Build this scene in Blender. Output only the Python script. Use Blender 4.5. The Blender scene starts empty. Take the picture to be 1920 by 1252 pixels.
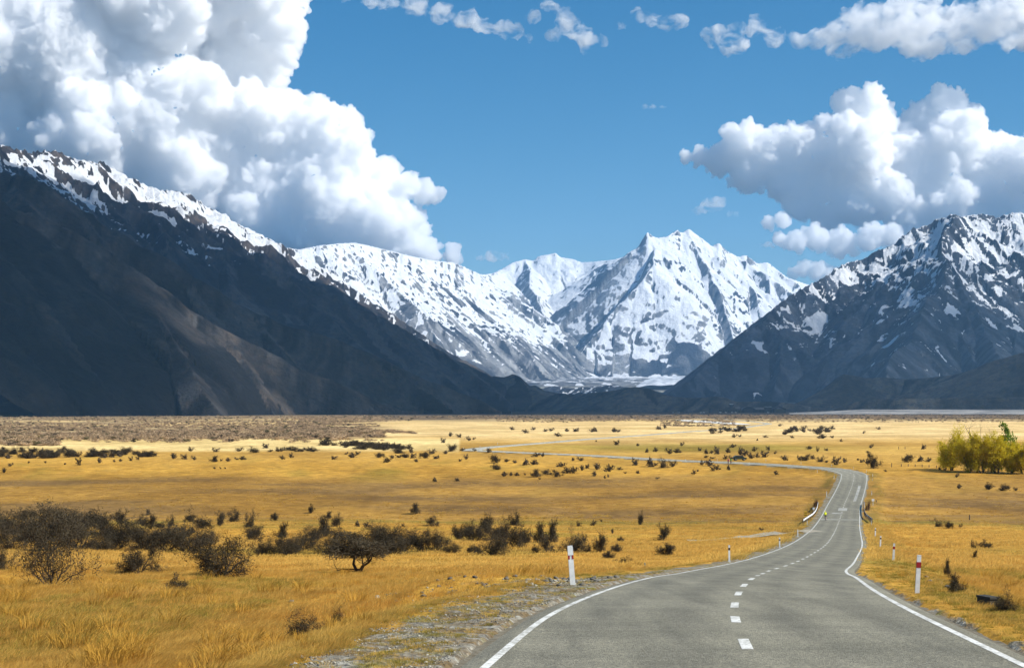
import bpy, bmesh, math, random
import numpy as np
from mathutils import Vector, Matrix

# ------------------------------------------------------------------ camera, sky, sun, exposure
F = 3000.0          # focal length in pixels of a 1920 px wide picture
CZ = 25.0           # camera height above the creek bed level
UC, VH = 960.0, 772.0
HAZE = 2.2e-5       # density of the valley air
sc = bpy.context.scene
COL = sc.collection
cam = bpy.data.cameras.new('camera')
cam_ob = bpy.data.objects.new('camera', cam)
COL.objects.link(cam_ob)
sc.camera = cam_ob
cam.sensor_width = 36
cam.lens = 36 * F / 1920
cam.clip_start = 0.1
cam.clip_end = 200000
cam.shift_y = (VH - 626) / 1920
cam_ob.location = (0, 0, CZ)
cam_ob.rotation_euler = (math.pi / 2, 0, 0)

SUN_EL, SUN_AZ = math.radians(41), math.radians(107)   # azimuth clockwise from +Y
world = bpy.data.worlds.new('World')
sc.world = world
world.use_nodes = True
wnt = world.node_tree
sky = wnt.nodes.new('ShaderNodeTexSky')
sky.sky_type = 'NISHITA'
sky.sun_disc = False
sky.sun_elevation = SUN_EL
sky.sun_rotation = SUN_AZ
sky.altitude = 800
sky.air_density = 1.0
sky.dust_density = 0.35
sky.ozone_density = 4.0
hsv = wnt.nodes.new('ShaderNodeHueSaturation')
hsv.inputs['Saturation'].default_value = 1.35
hsv.inputs['Value'].default_value = 0.62
hsv.inputs['Hue'].default_value = 0.492
wnt.links.new(sky.outputs[0], hsv.inputs['Color'])
wnt.links.new(hsv.outputs[0], wnt.nodes['Background'].inputs[0])
wnt.nodes['Background'].inputs[1].default_value = 0.11
sun = bpy.data.lights.new('sun', 'SUN')
sun_ob = bpy.data.objects.new('sun', sun)
COL.objects.link(sun_ob)
sun.energy = 4.6
sun.angle = math.radians(0.53)
sun.color = (1.0, 0.96, 0.89)
sd = Vector((math.sin(SUN_AZ) * math.cos(SUN_EL), math.cos(SUN_AZ) * math.cos(SUN_EL), math.sin(SUN_EL)))
sun_ob.rotation_euler = sd.to_track_quat('Z', 'Y').to_euler()
sun_ob.location = (300, 0, 400)
sc.view_settings.view_transform = 'Standard'
sc.view_settings.look = 'None'
sc.view_settings.gamma = 1
sc.view_settings.exposure = 0.7
sc.cycles.max_bounces = 90
sc.cycles.diffuse_bounces = 3
sc.cycles.volume_bounces = 90
sc.cycles.transparent_max_bounces = 12
sc.cycles.use_denoising = True

random.seed(7)
RNG = np.random.default_rng(11)

# ------------------------------------------------------------------ noise
def _h(ix, iy, iz, seed):
    h = (ix.astype(np.int64) * 374761393 + iy.astype(np.int64) * 668265263 + iz.astype(np.int64) * 2147483647 + seed * 974711) & 0xFFFFFFFF
    h = ((h ^ (h >> 13)) * 1274126177) & 0xFFFFFFFF
    h = h ^ (h >> 16)
    return h

def perlin2(x, y, seed=0):
    x = np.asarray(x, float); y = np.asarray(y, float)
    xi = np.floor(x); yi = np.floor(y)
    xf = x - xi; yf = y - yi
    u = xf * xf * xf * (xf * (xf * 6 - 15) + 10)
    v = yf * yf * yf * (yf * (yf * 6 - 15) + 10)
    z = np.zeros_like(xi)
    def g(dx, dy):
        a = _h(xi + dx, yi + dy, z, seed) * (2 * math.pi / 4294967296.0)
        return np.cos(a) * (xf - dx) + np.sin(a) * (yf - dy)
    a = g(0, 0); b = g(1, 0); c = g(0, 1); d = g(1, 1)
    return 1.5 * ((a + u * (b - a)) + v * ((c + u * (d - c)) - (a + u * (b - a))))

def perlin3(x, y, z, seed=0):
    xi = np.floor(x); yi = np.floor(y); zi = np.floor(z)
    xf = x - xi; yf = y - yi; zf = z - zi
    s = lambda t: t * t * t * (t * (t * 6 - 15) + 10)
    u, v, w = s(xf), s(yf), s(zf)
    def g(dx, dy, dz):
        h = _h(xi + dx, yi + dy, zi + dz, seed)
        a = (h & 0xFFFF) * (2 * math.pi / 65536.0)
        c = ((h >> 16) & 0xFFFF) / 32767.5 - 1
        q = np.sqrt(np.maximum(0, 1 - c * c))
        return q * np.cos(a) * (xf - dx) + q * np.sin(a) * (yf - dy) + c * (zf - dz)
    r = []
    for dz in (0, 1):
        a = g(0, 0, dz); b = g(1, 0, dz); c = g(0, 1, dz); d = g(1, 1, dz)
        ab = a + u * (b - a); cd = c + u * (d - c)
        r.append(ab + v * (cd - ab))
    return 1.4 * (r[0] + w * (r[1] - r[0]))

def fbm(x, y, o=4, seed=0, g=0.5, l=2.03):
    r = 0; a = 1.0; t = 0
    for i in range(o):
        r = r + a * perlin2(x, y, seed + i); t += a
        x = x * l + 11.3; y = y * l - 7.9; a *= g
    return r / t

def ridged(x, y, o=4, seed=0, g=0.5, l=2.03):
    r = 0; a = 1.0; t = 0
    for i in range(o):
        n = 1 - np.abs(perlin2(x, y, seed + i)) * 1.6
        r = r + a * n; t += a
        x = x * l + 5.3; y = y * l + 3.7; a *= g
    return r / t

def sstep(a, b, x):
    t = np.clip((x - a) / (b - a), 0, 1)
    return t * t * (3 - 2 * t)

# ------------------------------------------------------------------ small builders
def tag(o, label=None, cat=None, group=None, kind=None):
    if label: o['label'] = label
    if cat: o['category'] = cat
    if group: o['group'] = group
    if kind: o['kind'] = kind
    return o

def link(name, me, mats=None, parent=None):
    o = bpy.data.objects.new(name, me)
    COL.objects.link(o)
    if mats is not None:
        for m in (mats if isinstance(mats, (list, tuple)) else [mats]):
            me.materials.append(m)
    if parent is not None:
        o.parent = parent
    return o

def empty(name, loc, rz=0.0):
    o = bpy.data.objects.new(name, None)
    COL.objects.link(o)
    o.empty_display_size = 0.3
    o.location = loc
    o.rotation_euler = (0, 0, rz)
    return o

def npmesh(name, V, Fc, smooth=False, mat_idx=None):
    """mesh from numpy arrays; Fc is (n,3) or (n,4)"""
    me = bpy.data.meshes.new(name)
    V = np.asarray(V, np.float32); Fc = np.asarray(Fc, np.int32)
    n, k = Fc.shape
    me.vertices.add(len(V)); me.vertices.foreach_set('co', V.ravel())
    me.loops.add(n * k); me.loops.foreach_set('vertex_index', Fc.ravel())
    me.polygons.add(n)
    me.polygons.foreach_set('loop_start', np.arange(0, n * k, k, dtype=np.int32))
    if smooth:
        me.polygons.foreach_set('use_smooth', np.ones(n, bool))
    if mat_idx is not None:
        me.polygons.foreach_set('material_index', np.asarray(mat_idx, np.int32))
    me.update(calc_edges=True)
    me.validate()
    return me

class MB:
    """collects simple shapes; each call takes a material slot number"""
    def __init__(s): s.v = []; s.f = []; s.m = []
    def add(s, vs, fs, mi=0):
        b = len(s.v); s.v += [tuple(v) for v in vs]
        s.f += [tuple(i + b for i in f) for f in fs]; s.m += [mi] * len(fs)
    def box(s, c, d, rz=0.0, mi=0, taper=1.0, mat=None):
        x, y, z = d[0] / 2, d[1] / 2, d[2] / 2
        p = []
        for sz, t in ((-1, 1), (1, taper)):
            for sx, sy in ((-1, -1), (1, -1), (1, 1), (-1, 1)):
                p.append(Vector((sx * x * t, sy * y * t, sz * z)))
        M = mat if mat is not None else Matrix.Rotation(rz, 4, 'Z')
        p = [M @ q + Vector(c) for q in p]
        s.add(p, [(3, 2, 1, 0), (4, 5, 6, 7), (0, 1, 5, 4), (1, 2, 6, 5), (2, 3, 7, 6), (3, 0, 4, 7)], mi)
    def tube(s, pts, r, n=6, mi=0, caps=True):
        pts = [Vector(p) for p in pts]
        rs = r if isinstance(r, (list, tuple)) else [r] * len(pts)
        b = len(s.v); vs = []; fs = []
        for i, p in enumerate(pts):
            d = (pts[min(i + 1, len(pts) - 1)] - pts[max(i - 1, 0)]).normalized()
            a = d.orthogonal().normalized() if i == 0 else (a - d * a.dot(d)).normalized()
            c = d.cross(a)
            for k in range(n):
                t = 2 * math.pi * k / n
                vs.append(p + (a * math.cos(t) + c * math.sin(t)) * rs[i])
        for i in range(len(pts) - 1):
            for k in range(n):
                fs.append((i * n + k, i * n + (k + 1) % n, (i + 1) * n + (k + 1) % n, (i + 1) * n + k))
        if caps:
            fs.append(tuple(range(n - 1, -1, -1))); fs.append(tuple((len(pts) - 1) * n + k for k in range(n)))
        s.add(vs, fs, mi)
    def prism(s, poly, y0, y1, mi=0, axis='Y'):
        """extrude an (x,z) outline (counter clockwise) from y0 to y1"""
        n = len(poly)
        f = (lambda a, b, t: (a, t, b)) if axis == 'Y' else (lambda a, b, t: (t, a, b))
        vs = [f(a, b, y0) for a, b in poly] + [f(a, b, y1) for a, b in poly]
        fs = [tuple(range(n)), tuple(range(2 * n - 1, n - 1, -1))]
        for i in range(n):
            j = (i + 1) % n
            fs.append((j, i, i + n, j + n))
        s.add(vs, fs, mi)
    def mesh(s, name, smooth=False):
        me = bpy.data.meshes.new(name)
        me.from_pydata([tuple(v) for v in s.v], [], s.f)
        me.polygons.foreach_set('material_index', s.m)
        if smooth: me.polygons.foreach_set('use_smooth', [True] * len(s.f))
        me.update()
        return me
    def build(s, name, mats, parent=None, smooth=False):
        return link(name, s.mesh(name, smooth), mats, parent)

# ------------------------------------------------------------------ materials
class NT:
    def __init__(s, name):
        s.m = bpy.data.materials.new(name); s.m.use_nodes = True
        s.t = s.m.node_tree; s.b = s.t.nodes['Principled BSDF']; s.out = s.t.nodes['Material Output']
    def n(s, kind, **kw):
        o = s.t.nodes.new('ShaderNode' + kind)
        for k, v in kw.items():
            if k.startswith('i_'):
                o.inputs[k[2:].replace('_', ' ')].default_value = v
            else: setattr(o, k, v)
        return o
    def l(s, a, b): s.t.links.new(a, b)
    def coord(s, scale=(1, 1, 1), kind='Object'):
        c = s.n('TexCoord'); m = s.n('Mapping'); s.l(c.outputs[kind], m.inputs[0])
        m.inputs['Scale'].default_value = scale
        return m.outputs[0]
    def noise(s, vec, scale, detail=4, rough=0.55, dist=0.0):
        o = s.n('TexNoise'); o.inputs['Scale'].default_value = scale; o.inputs['Detail'].default_value = detail
        o.inputs['Roughness'].default_value = rough; o.inputs['Distortion'].default_value = dist
        if vec is not None: s.l(vec, o.inputs['Vector'])
        return o.outputs['Fac']
    def ramp(s, fac, stops):
        o = s.n('ValToRGB'); e = o.color_ramp.elements
        while len(e) < len(stops): e.new(0.5)
        for i, (p, c) in enumerate(stops):
            e[i].position = p
            e[i].color = (c if isinstance(c, tuple) else (c, c, c)) + ((1,) if not isinstance(c, tuple) or len(c) == 3 else ())
        s.l(fac, o.inputs[0]); return o.outputs[0]
    def mix(s, fac, a, b, mode='MIX'):
        o = s.n('Mix', data_type='RGBA', blend_type=mode)
        for sock, v in ((o.inputs[0], fac), (o.inputs[6], a), (o.inputs[7], b)):
            if hasattr(v, 'is_linked'): s.l(v, sock)
            elif isinstance(v, tuple): sock.default_value = v + (1,) if len(v) == 3 else v
            else: sock.default_value = v
        return o.outputs[2]
    def math(s, op, a, b=0.0, c=None):
        o = s.n('Math', operation=op)
        for i, v in enumerate((a, b) if c is None else (a, b, c)):
            if hasattr(v, 'is_linked'): s.l(v, o.inputs[i])
            else: o.inputs[i].default_value = v
        return o.outputs[0]
    def attr(s, name):
        return s.n('Attribute', attribute_name=name)
    def bump(s, h, strength=0.5, dist=0.1):
        o = s.n('Bump'); o.inputs['Strength'].default_value = strength; o.inputs['Distance'].default_value = dist
        s.l(h, o.inputs['Height']); s.l(o.outputs[0], s.b.inputs['Normal'])
    def base(s, c, rough=0.8, spec=0.3):
        if hasattr(c, 'is_linked'): s.l(c, s.b.inputs['Base Color'])
        else: s.b.inputs['Base Color'].default_value = c + (1,)
        s.b.inputs['Roughness'].default_value = rough
        s.b.inputs['Specular IOR Level'].default_value = spec
        return s

def worn(name, c, rough=0.6, amount=0.25, scale=6.0, spec=0.3, metal=0.0):
    """a plain coat with mottling, dirt and fine relief"""
    N = NT(name)
    v = N.coord()
    f = N.noise(v, scale, 6, 0.65)
    d = tuple(x * (1 - amount) for x in c)
    N.base(N.mix(N.ramp(f, [(0.35, 0.0), (0.65, 1.0)]), d, c), rough, spec)
    N.bump(f, 0.15, 0.02)
    N.b.inputs['Metallic'].default_value = metal
    return N.m

# ------------------------------------------------------------------ the lie of the land
# drop of the road below the camera as a function of distance ahead
_DY = [-60, 0, 20.6, 28.7, 41.8, 55, 68, 88, 118, 155, 206, 258, 302, 344, 392, 435, 480, 530, 580, 700, 900, 1500, 2500, 4000, 5000, 6000, 7500, 9000, 13000, 17000, 30000]
_DD = [0.6, 2.2, 3.3, 3.76, 4.68, 5.70, 6.85, 8.45, 10.6, 12.9, 15.8, 18.3, 19.6, 20.2, 19.7, 18.8, 17.5, 16.0, 15.2, 14.6, 14.5, 14.6, 12.6, 7.0, 3.2, 0.5, -3, -22, -165, -330, -900]
def _smooth_tab(x, y):
    """monotone cubic (Fritsch-Carlson) through the table"""
    x = np.array(x, float); y = np.array(y, float)
    h = np.diff(x); d = np.diff(y) / h
    m = np.zeros(len(x)); m[0] = d[0]; m[-1] = d[-1]
    for i in range(1, len(x) - 1):
        m[i] = 0 if d[i - 1] * d[i] <= 0 else 2 * d[i - 1] * d[i] / (d[i - 1] + d[i])
    def f(q):
        q = np.clip(q, x[0], x[-1]); i = np.clip(np.searchsorted(x, q) - 1, 0, len(x) - 2)
        t = (q - x[i]) / h[i]
        return ((1 + 2 * t) * (1 - t) ** 2 * y[i] + t * (1 - t) ** 2 * h[i] * m[i] + t * t * (3 - 2 * t) * y[i + 1] + t * t * (t - 1) * h[i] * m[i + 1])
    return f
DROP = _smooth_tab(_DY, _DD)
_ys = np.concatenate([np.arange(14, 800, 0.25), np.arange(800, 9000, 5)])
_vs = VH + F * DROP(_ys) / _ys
def y_of_v(v):
    i = np.argmax(_vs <= v)
    return float(_ys[i])

# road centre line read off the photograph, turned into points on the ground
_c = [(1398, 1208), (1377, 1161), (1377, 1134), (1384, 1113), (1395, 1097), (1411, 1083.5), (1441, 1070), (1483, 1057), (1515, 1042.6), (1547, 1022), (1561, 1003.8), (1570, 985), (1576.5, 967), (1582, 948.6), (1592.5, 924), (1599.5, 903.6), (1601, 895.4), (1596, 886.5), (1570, 880), (1486, 873.2), (1400, 868), (1280, 863.3), (1100, 853.0), (985, 848.3), (905, 844.6)]
_rx, _ry = [1.2, 1.2, 2.1], [-60, 0.0, 10.0]
for u, v in _c:
    Y = y_of_v(v); _rx.append((u - UC) / F * Y); _ry.append(Y)
for u, Y in [(884, 622), (893, 640), (951, 690), (1020, 752), (1100, 850), (1200, 985), (1300, 1200), (1380, 1420), (1420, 1700), (1440, 1950), (1400, 2300), (1330, 2900), (1250, 3900)]:
    _rx.append((u - UC) / F * Y); _ry.append(Y)
_rt = _smooth_tab(_ry, _rx)
_gy = np.arange(-60, 4000, 0.5); _gx = _rt(_gy)
_w = np.hanning(25); _w /= _w.sum(); _gs = np.convolve(np.pad(_gx, 12, mode='edge'), _w, 'valid')
def ROADX(Y): return np.interp(Y, _gy, _gs)
def road_dir(Y):
    e = np.where(np.asarray(Y) > 300, 4.0, 1.0)
    return (ROADX(Y + e) - ROADX(Y - e)) / (2 * e)
HW = 3.5
def road_off(X, Y):
    """signed distance from the road centre line (right positive)"""
    s = road_dir(Y)
    return (X - ROADX(Y)) / np.sqrt(1 + s * s)

_SD = _smooth_tab([-60, 0, 20, 40, 60, 100, 200, 318, 334, 350, 420, 600, 1000, 20000], [1.8, 1.8, 1.6, 1.15, 0.85, 0.6, 0.5, 0.6, 1.5, 0.6, 0.4, 0.35, 0.25, 0.0])
def ground(X, Y):
    X = np.asarray(X, float); Y = np.asarray(Y, float)
    D = DROP(Y)
    o = road_off(X, Y)
    lw = 6.3 - 1.6 * sstep(55, 110, Y)
    t = np.where(o < 0, sstep(lw, lw + 3.6, -o), sstep(5.6, 9.5, o))
    und = 0.35 * fbm(X / 9, Y / 9, 3, 5) * (1 - sstep(200, 600, Y)) + 0.7 * fbm(X / 46, Y / 60, 3, 9) * sstep(30, 110, Y) * (1 - sstep(900, 3000, Y))
    und = und + 0.95 * np.exp(-((X + 1.0) / 4.5) ** 2 - ((Y - 55) / 4.2) ** 2)
    und = und - 0.9 * np.exp(-((Y - 262 - 0.25 * X - 12 * np.sin(X / 31)) / 4.5) ** 2) * sstep(20, 60, -o) # dry gully
    hgt = CZ - D - t * (_SD(Y) - und)
    # the carriageway is laid in, the shoulder is rough
    hgt = hgt - np.where(np.abs(o) < HW + 0.55, 0.07, 0.0)
    hgt = hgt + (1 - t) * (np.abs(o) > HW + 0.5) * 0.05 * perlin2(X * 1.3, Y * 1.3, 3) * (Y < 150)
    return hgt
def road_z(Y): return CZ - DROP(Y)

def at(u, v):
    """where the sight line through (u, v) first meets the ground"""
    ys = np.concatenate([np.arange(14, 120, 0.1), np.geomspace(120, 6500, 2600)])
    x = (u - UC) / F * ys
    z = CZ - (v - VH) / F * ys
    g = ground(x, ys)
    hit = np.nonzero(g >= z)[0]
    i = hit[0] if len(hit) else len(ys) - 1
    return Vector((float(x[i]), float(ys[i]), float(g[i])))
def pxm(p): return F / p.y      # picture pixels per metre at p
# ------------------------------------------------------------------ ground sheet
def lerp3(a, b, t):
    return a + (b - a) * t[..., None]

def ground_tint(X, Y):
    """base colour of the plain (what grows there), and how stony it is"""
    u = UC + F * X / np.maximum(Y, 5)
    A = lambda *c: np.array(c)
    n1 = fbm(X / 26, Y / 60, 4, 21); n2 = fbm(X / 7, Y / 12, 4, 33); n3 = fbm(X / 160, Y / 420, 3, 44)
    c = np.zeros(X.shape + (3,)) + A(.53, .305, .057)
    c = lerp3(c, A(.40, .24, .050) + 0 * c, sstep(-.1, .5, n2))
    c = lerp3(c, A(.27, .21, .035) + 0 * c, sstep(.12, .5, n1) * .8)
    # dull brown flat between the thicket and the bend
    d = sstep(265, 300, Y) * (1 - sstep(430, 480, Y))
    c = lerp3(c, A(.37, .215, .055) + 0 * c, d * .8)
    c = lerp3(c, A(.205, .128, .055) + 0 * c, d * sstep(-.15, .3, fbm(X / 70, Y / 30, 4, 61)) * .85)
    dl = sstep(240, 262, Y) * (1 - sstep(285, 310, Y)) * sstep(0, .3, fbm(X / 40, Y / 12, 3, 71) + .15)
    c = lerp3(c, A(.20, .17, .028) + 0 * c, dl * .7)
    # paler straw with distance
    m = sstep(470, 620, Y + 60 * n3)
    c = lerp3(c, A(.57, .35, .092) + 0 * c, m)
    gp = np.exp(-((X - 75) / 60) ** 2 - ((Y - 680) / 60) ** 2)
    c = lerp3(c, A(.32, .26, .05) + 0 * c, np.clip(gp * 1.2, 0, .8))
    p = sstep(690, 1050, Y + 120 * n3 + np.where(u > 860, 0, -40))
    c = lerp3(c, A(.80, .60, .32) + 0 * c, p)
    c = lerp3(c, A(.66, .47, .20) + 0 * c, p * sstep(.0, .45, fbm(X / 300, Y / 160, 3, 81)) * .8)
    ps = sstep(600, 650, Y + 30 * n1) * (1 - sstep(860, 930, Y + 40 * n1)) * (u < 860)
    c = lerp3(c, A(.86, .68, .35) + 0 * c, ps * .9)
    # scrub covered ground towards the mountains
    s = sstep(2100, 2900, Y + 500 * n3)
    c = lerp3(c, A(.17, .125, .085) + 0 * c, s)
    sl = (1 - sstep(640, 760, u + 120 * n3)) * sstep(860, 940, Y + 60 * n1)
    c = lerp3(c, A(.36, .27, .165) + 0 * c, sl * .9)
    st = (1 - sstep(.25, .45, np.abs(fbm(X / 500, Y / 900, 3, 97)) * 3)) * sl * sstep(1500, 1800, Y) * (1 - sstep(2600, 3000, Y))
    c = lerp3(c, A(.70, .52, .27) + 0 * c, st * .8)
    c = lerp3(c, A(.035, .030, .026) + 0 * c, sstep(3300, 4300, Y))
    f = sstep(9000, 12500, Y)
    c = lerp3(c, A(.12, .125, .135) + 0 * c, f)
    c = lerp3(c, A(.42, .44, .46) + 0 * c, f * sstep(.0, .28, fbm(X / 150, Y / 700, 5, 191, .7)))
    # greener verge, then stones next to the seal
    o = np.abs(road_off(X, Y)); oo = road_off(X, Y)
    vg = sstep(3.9, 5.0, o) * (1 - sstep(6.5, 9.5, o)) * (Y < 500)
    c = lerp3(c, A(.21, .15, .028) + 0 * c, vg * sstep(-.35, .25, fbm(X / 2.2, Y / 4, 3, 13)) * .85)
    w = np.where(oo < 0, 2.6 - 1.3 * sstep(45, 90, Y), .3) + .7 * fbm(X / 1.5, Y / 2.5, 3, 17)
    gr = 1 - sstep(HW + w * .6, HW + w + .5, o)
    # broken stony bank left of the road
    bank = np.exp(-((X - .2) / 3.6) ** 2 - ((Y - 51.5) / 2.6) ** 2) * sstep(-.25, .2, fbm(X * 1.1, Y * .9, 3, 29))
    bank = bank + .55 * np.exp(-((X - 14.5) / 2.0) ** 2 - ((Y - 49) / 5) ** 2) * sstep(-.1, .25, fbm(X * .9, Y * .6, 3, 31))
    return np.clip(c, .005, .95), np.clip(np.maximum(gr, bank * .9), 0, 1)

ROWS, COLS = 640, 540
yr = np.concatenate([[-20, -10, -3, 1], np.geomspace(4, 17500, ROWS - 4)])
tc = np.linspace(-.52, .52, COLS); tc = tc + .06 * np.sin(tc * math.pi / .52) * -1 * .5
TY, TT = np.meshgrid(yr, tc, indexing='ij')
TX = TT * (np.maximum(TY, 0) + 26)
TZ = ground(TX, TY)
Vt = np.stack([TX, TY, TZ], -1).reshape(-1, 3)
ii = np.arange(ROWS * COLS).reshape(ROWS, COLS)
Ft = np.stack([ii[:-1, :-1], ii[:-1, 1:], ii[1:, 1:], ii[1:, :-1]], -1).reshape(-1, 4)
me = npmesh('ground', Vt, Ft, True)
tint, grav = ground_tint(TX, TY)
ca = me.color_attributes.new('tint', 'FLOAT_COLOR', 'POINT')
ca.data.foreach_set('color', np.concatenate([tint, np.ones(tint.shape[:2] + (1,))], -1).astype(np.float32).ravel())
ga = me.attributes.new('stony', 'FLOAT', 'POINT'); ga.data.foreach_set('value', grav.astype(np.float32).ravel())

N = NT('dry_grassland')
vec = N.coord()
tn = N.attr('tint').outputs['Color']; sf = N.attr('stony').outputs['Fac']
big = N.noise(vec, .35, 5, .6); fine = N.noise(vec, 3.5, 6, .65); blade = N.noise(N.coord((6, 22, 6)), 1.0, 5, .7)
far = N.noise(N.coord((.02, .012, .02)), 1.0, 8, .65)
g = N.mix(N.ramp(big, [(.35, 0.), (.65, 1.)]), (.72, .68, .60), (1.18, 1.16, 1.1))
g2 = N.mix(N.ramp(fine, [(.3, 0.), (.7, 1.)]), (.70, .66, .55), (1.2, 1.2, 1.15))
g3 = N.mix(N.ramp(far, [(.40, 0.), (.60, 1.)]), (.72, .68, .58), (1.10, 1.10, 1.08))
c = N.mix(1.0, tn, g, 'MULTIPLY'); c = N.mix(1.0, c, g2, 'MULTIPLY'); c = N.mix(1.0, c, g3, 'MULTIPLY')
vor = N.n('TexVoronoi'); vor.inputs['Scale'].default_value = 9; N.l(vec, vor.inputs['Vector'])
stone = N.mix(N.ramp(vor.outputs['Color'], [(.0, 0.), (1., 1.)]), (.12, .11, .09), (.42, .40, .33))
dirt = N.mix(N.ramp(N.noise(vec, 1.1, 5, .7), [(.42, 0.), (.6, 1.)]), (.17, .12, .06), stone)
dirt = N.mix(N.ramp(N.noise(vec, .8, 4, .6), [(.52, 0.), (.66, 1.)]), dirt, (.19, .16, .035))
c = N.mix(N.ramp(N.math('ADD', sf, N.math('MULTIPLY', N.math('SUBTRACT', fine, .5), .9)), [(.35, 0.), (.6, 1.)]), c, dirt)
N.base(c, .95, .1)
hh = N.math('ADD', N.math('MULTIPLY', blade, .5), N.math('MULTIPLY', vor.outputs['Distance'], N.math('MULTIPLY', sf, .8)))
N.bump(N.math('ADD', hh, fine), .7, .12)
gnd = link('ground', me, N.m)
tag(gnd, 'golden dry grass plain running flat to the foot of the mountains', None, None, 'structure')

# ------------------------------------------------------------------ road
def strip(name, ys, o0, o1, lift, mat, parent=None, zf=None):
    ys = np.asarray(ys, float)
    s = road_dir(ys); k = np.sqrt(1 + s * s); nx, ny = 1 / k, -s / k
    cx = ROADX(ys); z = road_z(ys) + lift
    m = 33 if abs(o1 - o0) > 5 else 2
    P = []
    for j in range(m):
        o = o0 + (o1 - o0) * j / (m - 1)
        P.append(np.stack([cx + nx * o, ys + ny * o, road_z(ys + ny * o) + lift - (abs(o) > 3.8) * .05], -1))
    P = np.stack(P, 1); n = len(ys)
    ix = np.arange(n * m).reshape(n, m)
    Fc = np.stack([ix[:-1, :-1], ix[:-1, 1:], ix[1:, 1:], ix[1:, :-1]], -1).reshape(-1, 4)
    me = npmesh(name, P.reshape(-1, 3), Fc, True)
    if m > 2:
        oo = np.linspace(o0, o1, m); tr = sum(np.exp(-((oo - c) / .42) ** 2) for c in (-2.55, -.95, .95, 2.55))
        a = me.attributes.new('wheel', 'FLOAT', 'POINT'); a.data.foreach_set('value', np.tile(tr, n).astype(np.float32))
    return link(name, me, mat, parent)

N = NT('chip_seal')
vec = N.coord()
ch = N.n('TexVoronoi'); ch.inputs['Scale'].default_value = 38; N.l(vec, ch.inputs['Vector'])
f1 = N.noise(vec, 15, 7, .9); f2 = N.noise(vec, .5, 4, .6); f3 = N.noise(N.coord((1.4, .06, 1)), 1.0, 4, .6); f4 = N.noise(N.coord((.10, 2.2, 1)), 1.0, 4, .7)
a = N.mix(N.ramp(f1, [(.40, 0.), (.60, 1.)]), (.105, .096, .066), (.30, .278, .20))
a = N.mix(N.ramp(ch.outputs['Color'], [(.1, 0.), (.9, 1.)]), N.mix(1.0, a, (.72, .72, .72), 'MULTIPLY'), N.mix(1.0, a, (1.25, 1.25, 1.25), 'MULTIPLY'))
a = N.mix(1.0, a, N.mix(N.ramp(f2, [(.35, 0.), (.65, 1.)]), (.86, .86, .85), (1.1, 1.1, 1.1)), 'MULTIPLY')
a = N.mix(1.0, a, N.mix(N.ramp(f3, [(.4, 0.), (.6, 1.)]), (.86, .86, .86), (1.1, 1.1, 1.1)), 'MULTIPLY')
a = N.mix(1.0, a, N.mix(N.ramp(f4, [(.4, 0.), (.62, 1.)]), (.94, .94, .94), (1.06, 1.06, 1.04)), 'MULTIPLY')
wt = N.math('MULTIPLY', N.attr('wheel').outputs['Fac'], N.ramp(N.noise(N.coord((.9, .12, 1)), 1.0, 4, .65), [(.35, .2), (.65, 1.)]))
a = N.mix(N.math('MULTIPLY', wt, .85), a, N.mix(1.0, a, (.66, .66, .67), 'MULTIPLY'))
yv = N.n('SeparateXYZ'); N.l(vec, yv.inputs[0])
old = N.ramp(N.math('DIVIDE', yv.outputs[1], 1000.0), [(.42, 0.), (.62, 1.)])  # mask of the painted sheen, rising with distance
a = N.mix(old, a, N.mix(1.0, a, (2.3, 2.35, 2.6), 'MULTIPLY'))     # paler far stretch: grazing sheen and sunlight painted into the seal colour
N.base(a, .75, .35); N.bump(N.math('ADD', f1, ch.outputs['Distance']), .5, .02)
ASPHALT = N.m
N = NT('road_paint')
vec = N.coord(); f = N.noise(vec, 9, 6, .75); f2 = N.noise(vec, 1.2, 3)
N.base(N.mix(N.ramp(N.math('ADD', f, N.math('MULTIPLY', f2, .4)), [(.60, 0.), (.76, 1.)]), (.30, .29, .24), (.70, .69, .64)), .7, .3)
N.bump(f, .3, .01)
PAINT = N.m
N = NT('bare_seal_edge')
vec = N.coord(); f = N.noise(vec, 7, 6, .8)
N.base(N.mix(N.ramp(f, [(.35, 0.), (.65, 1.)]), (.085, .070, .045), (.24, .215, .16)), .95, .1); N.bump(f, .6, .03)
EDGE = N.m

ry = np.concatenate([np.arange(-40, 120, 1.0), np.arange(120, 700, 2.0), np.arange(700, 3900, 8.0)])
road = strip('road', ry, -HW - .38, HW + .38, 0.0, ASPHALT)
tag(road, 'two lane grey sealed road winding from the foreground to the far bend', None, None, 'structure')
for s in (-1, 1):
    strip('edge_line', ry[ry < 620], s * HW - .062, s * HW + .062, .004, PAINT, road)
    strip('gravel_edge', ry[ry < 640], s * (HW + .36), s * (HW + 1.15), -.012, EDGE, road)
# broken centre line: dash positions follow the photograph near by, then the usual spacing
def dash(y0, y1, off=0.0, w=.12):
    return strip('centre_dash', np.linspace(y0, y1, 4), off - w / 2, off + w / 2, .004, PAINT, road)
dn = [(1218, 1199), (1166.5, 1155.5), (1138.5, 1129.5), (1116, 1109), (1099.5, 1094.5), (1087, 1083)]
yl = 0
for v0, v1 in dn:
    dash(y_of_v(v0), y_of_v(v1), 0.0, .17); yl = y_of_v(v1)
yy = yl + 4.2
while yy < 520:
    dash(yy, yy + 2.6, 0.0, .16); yy += 6.8
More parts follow.
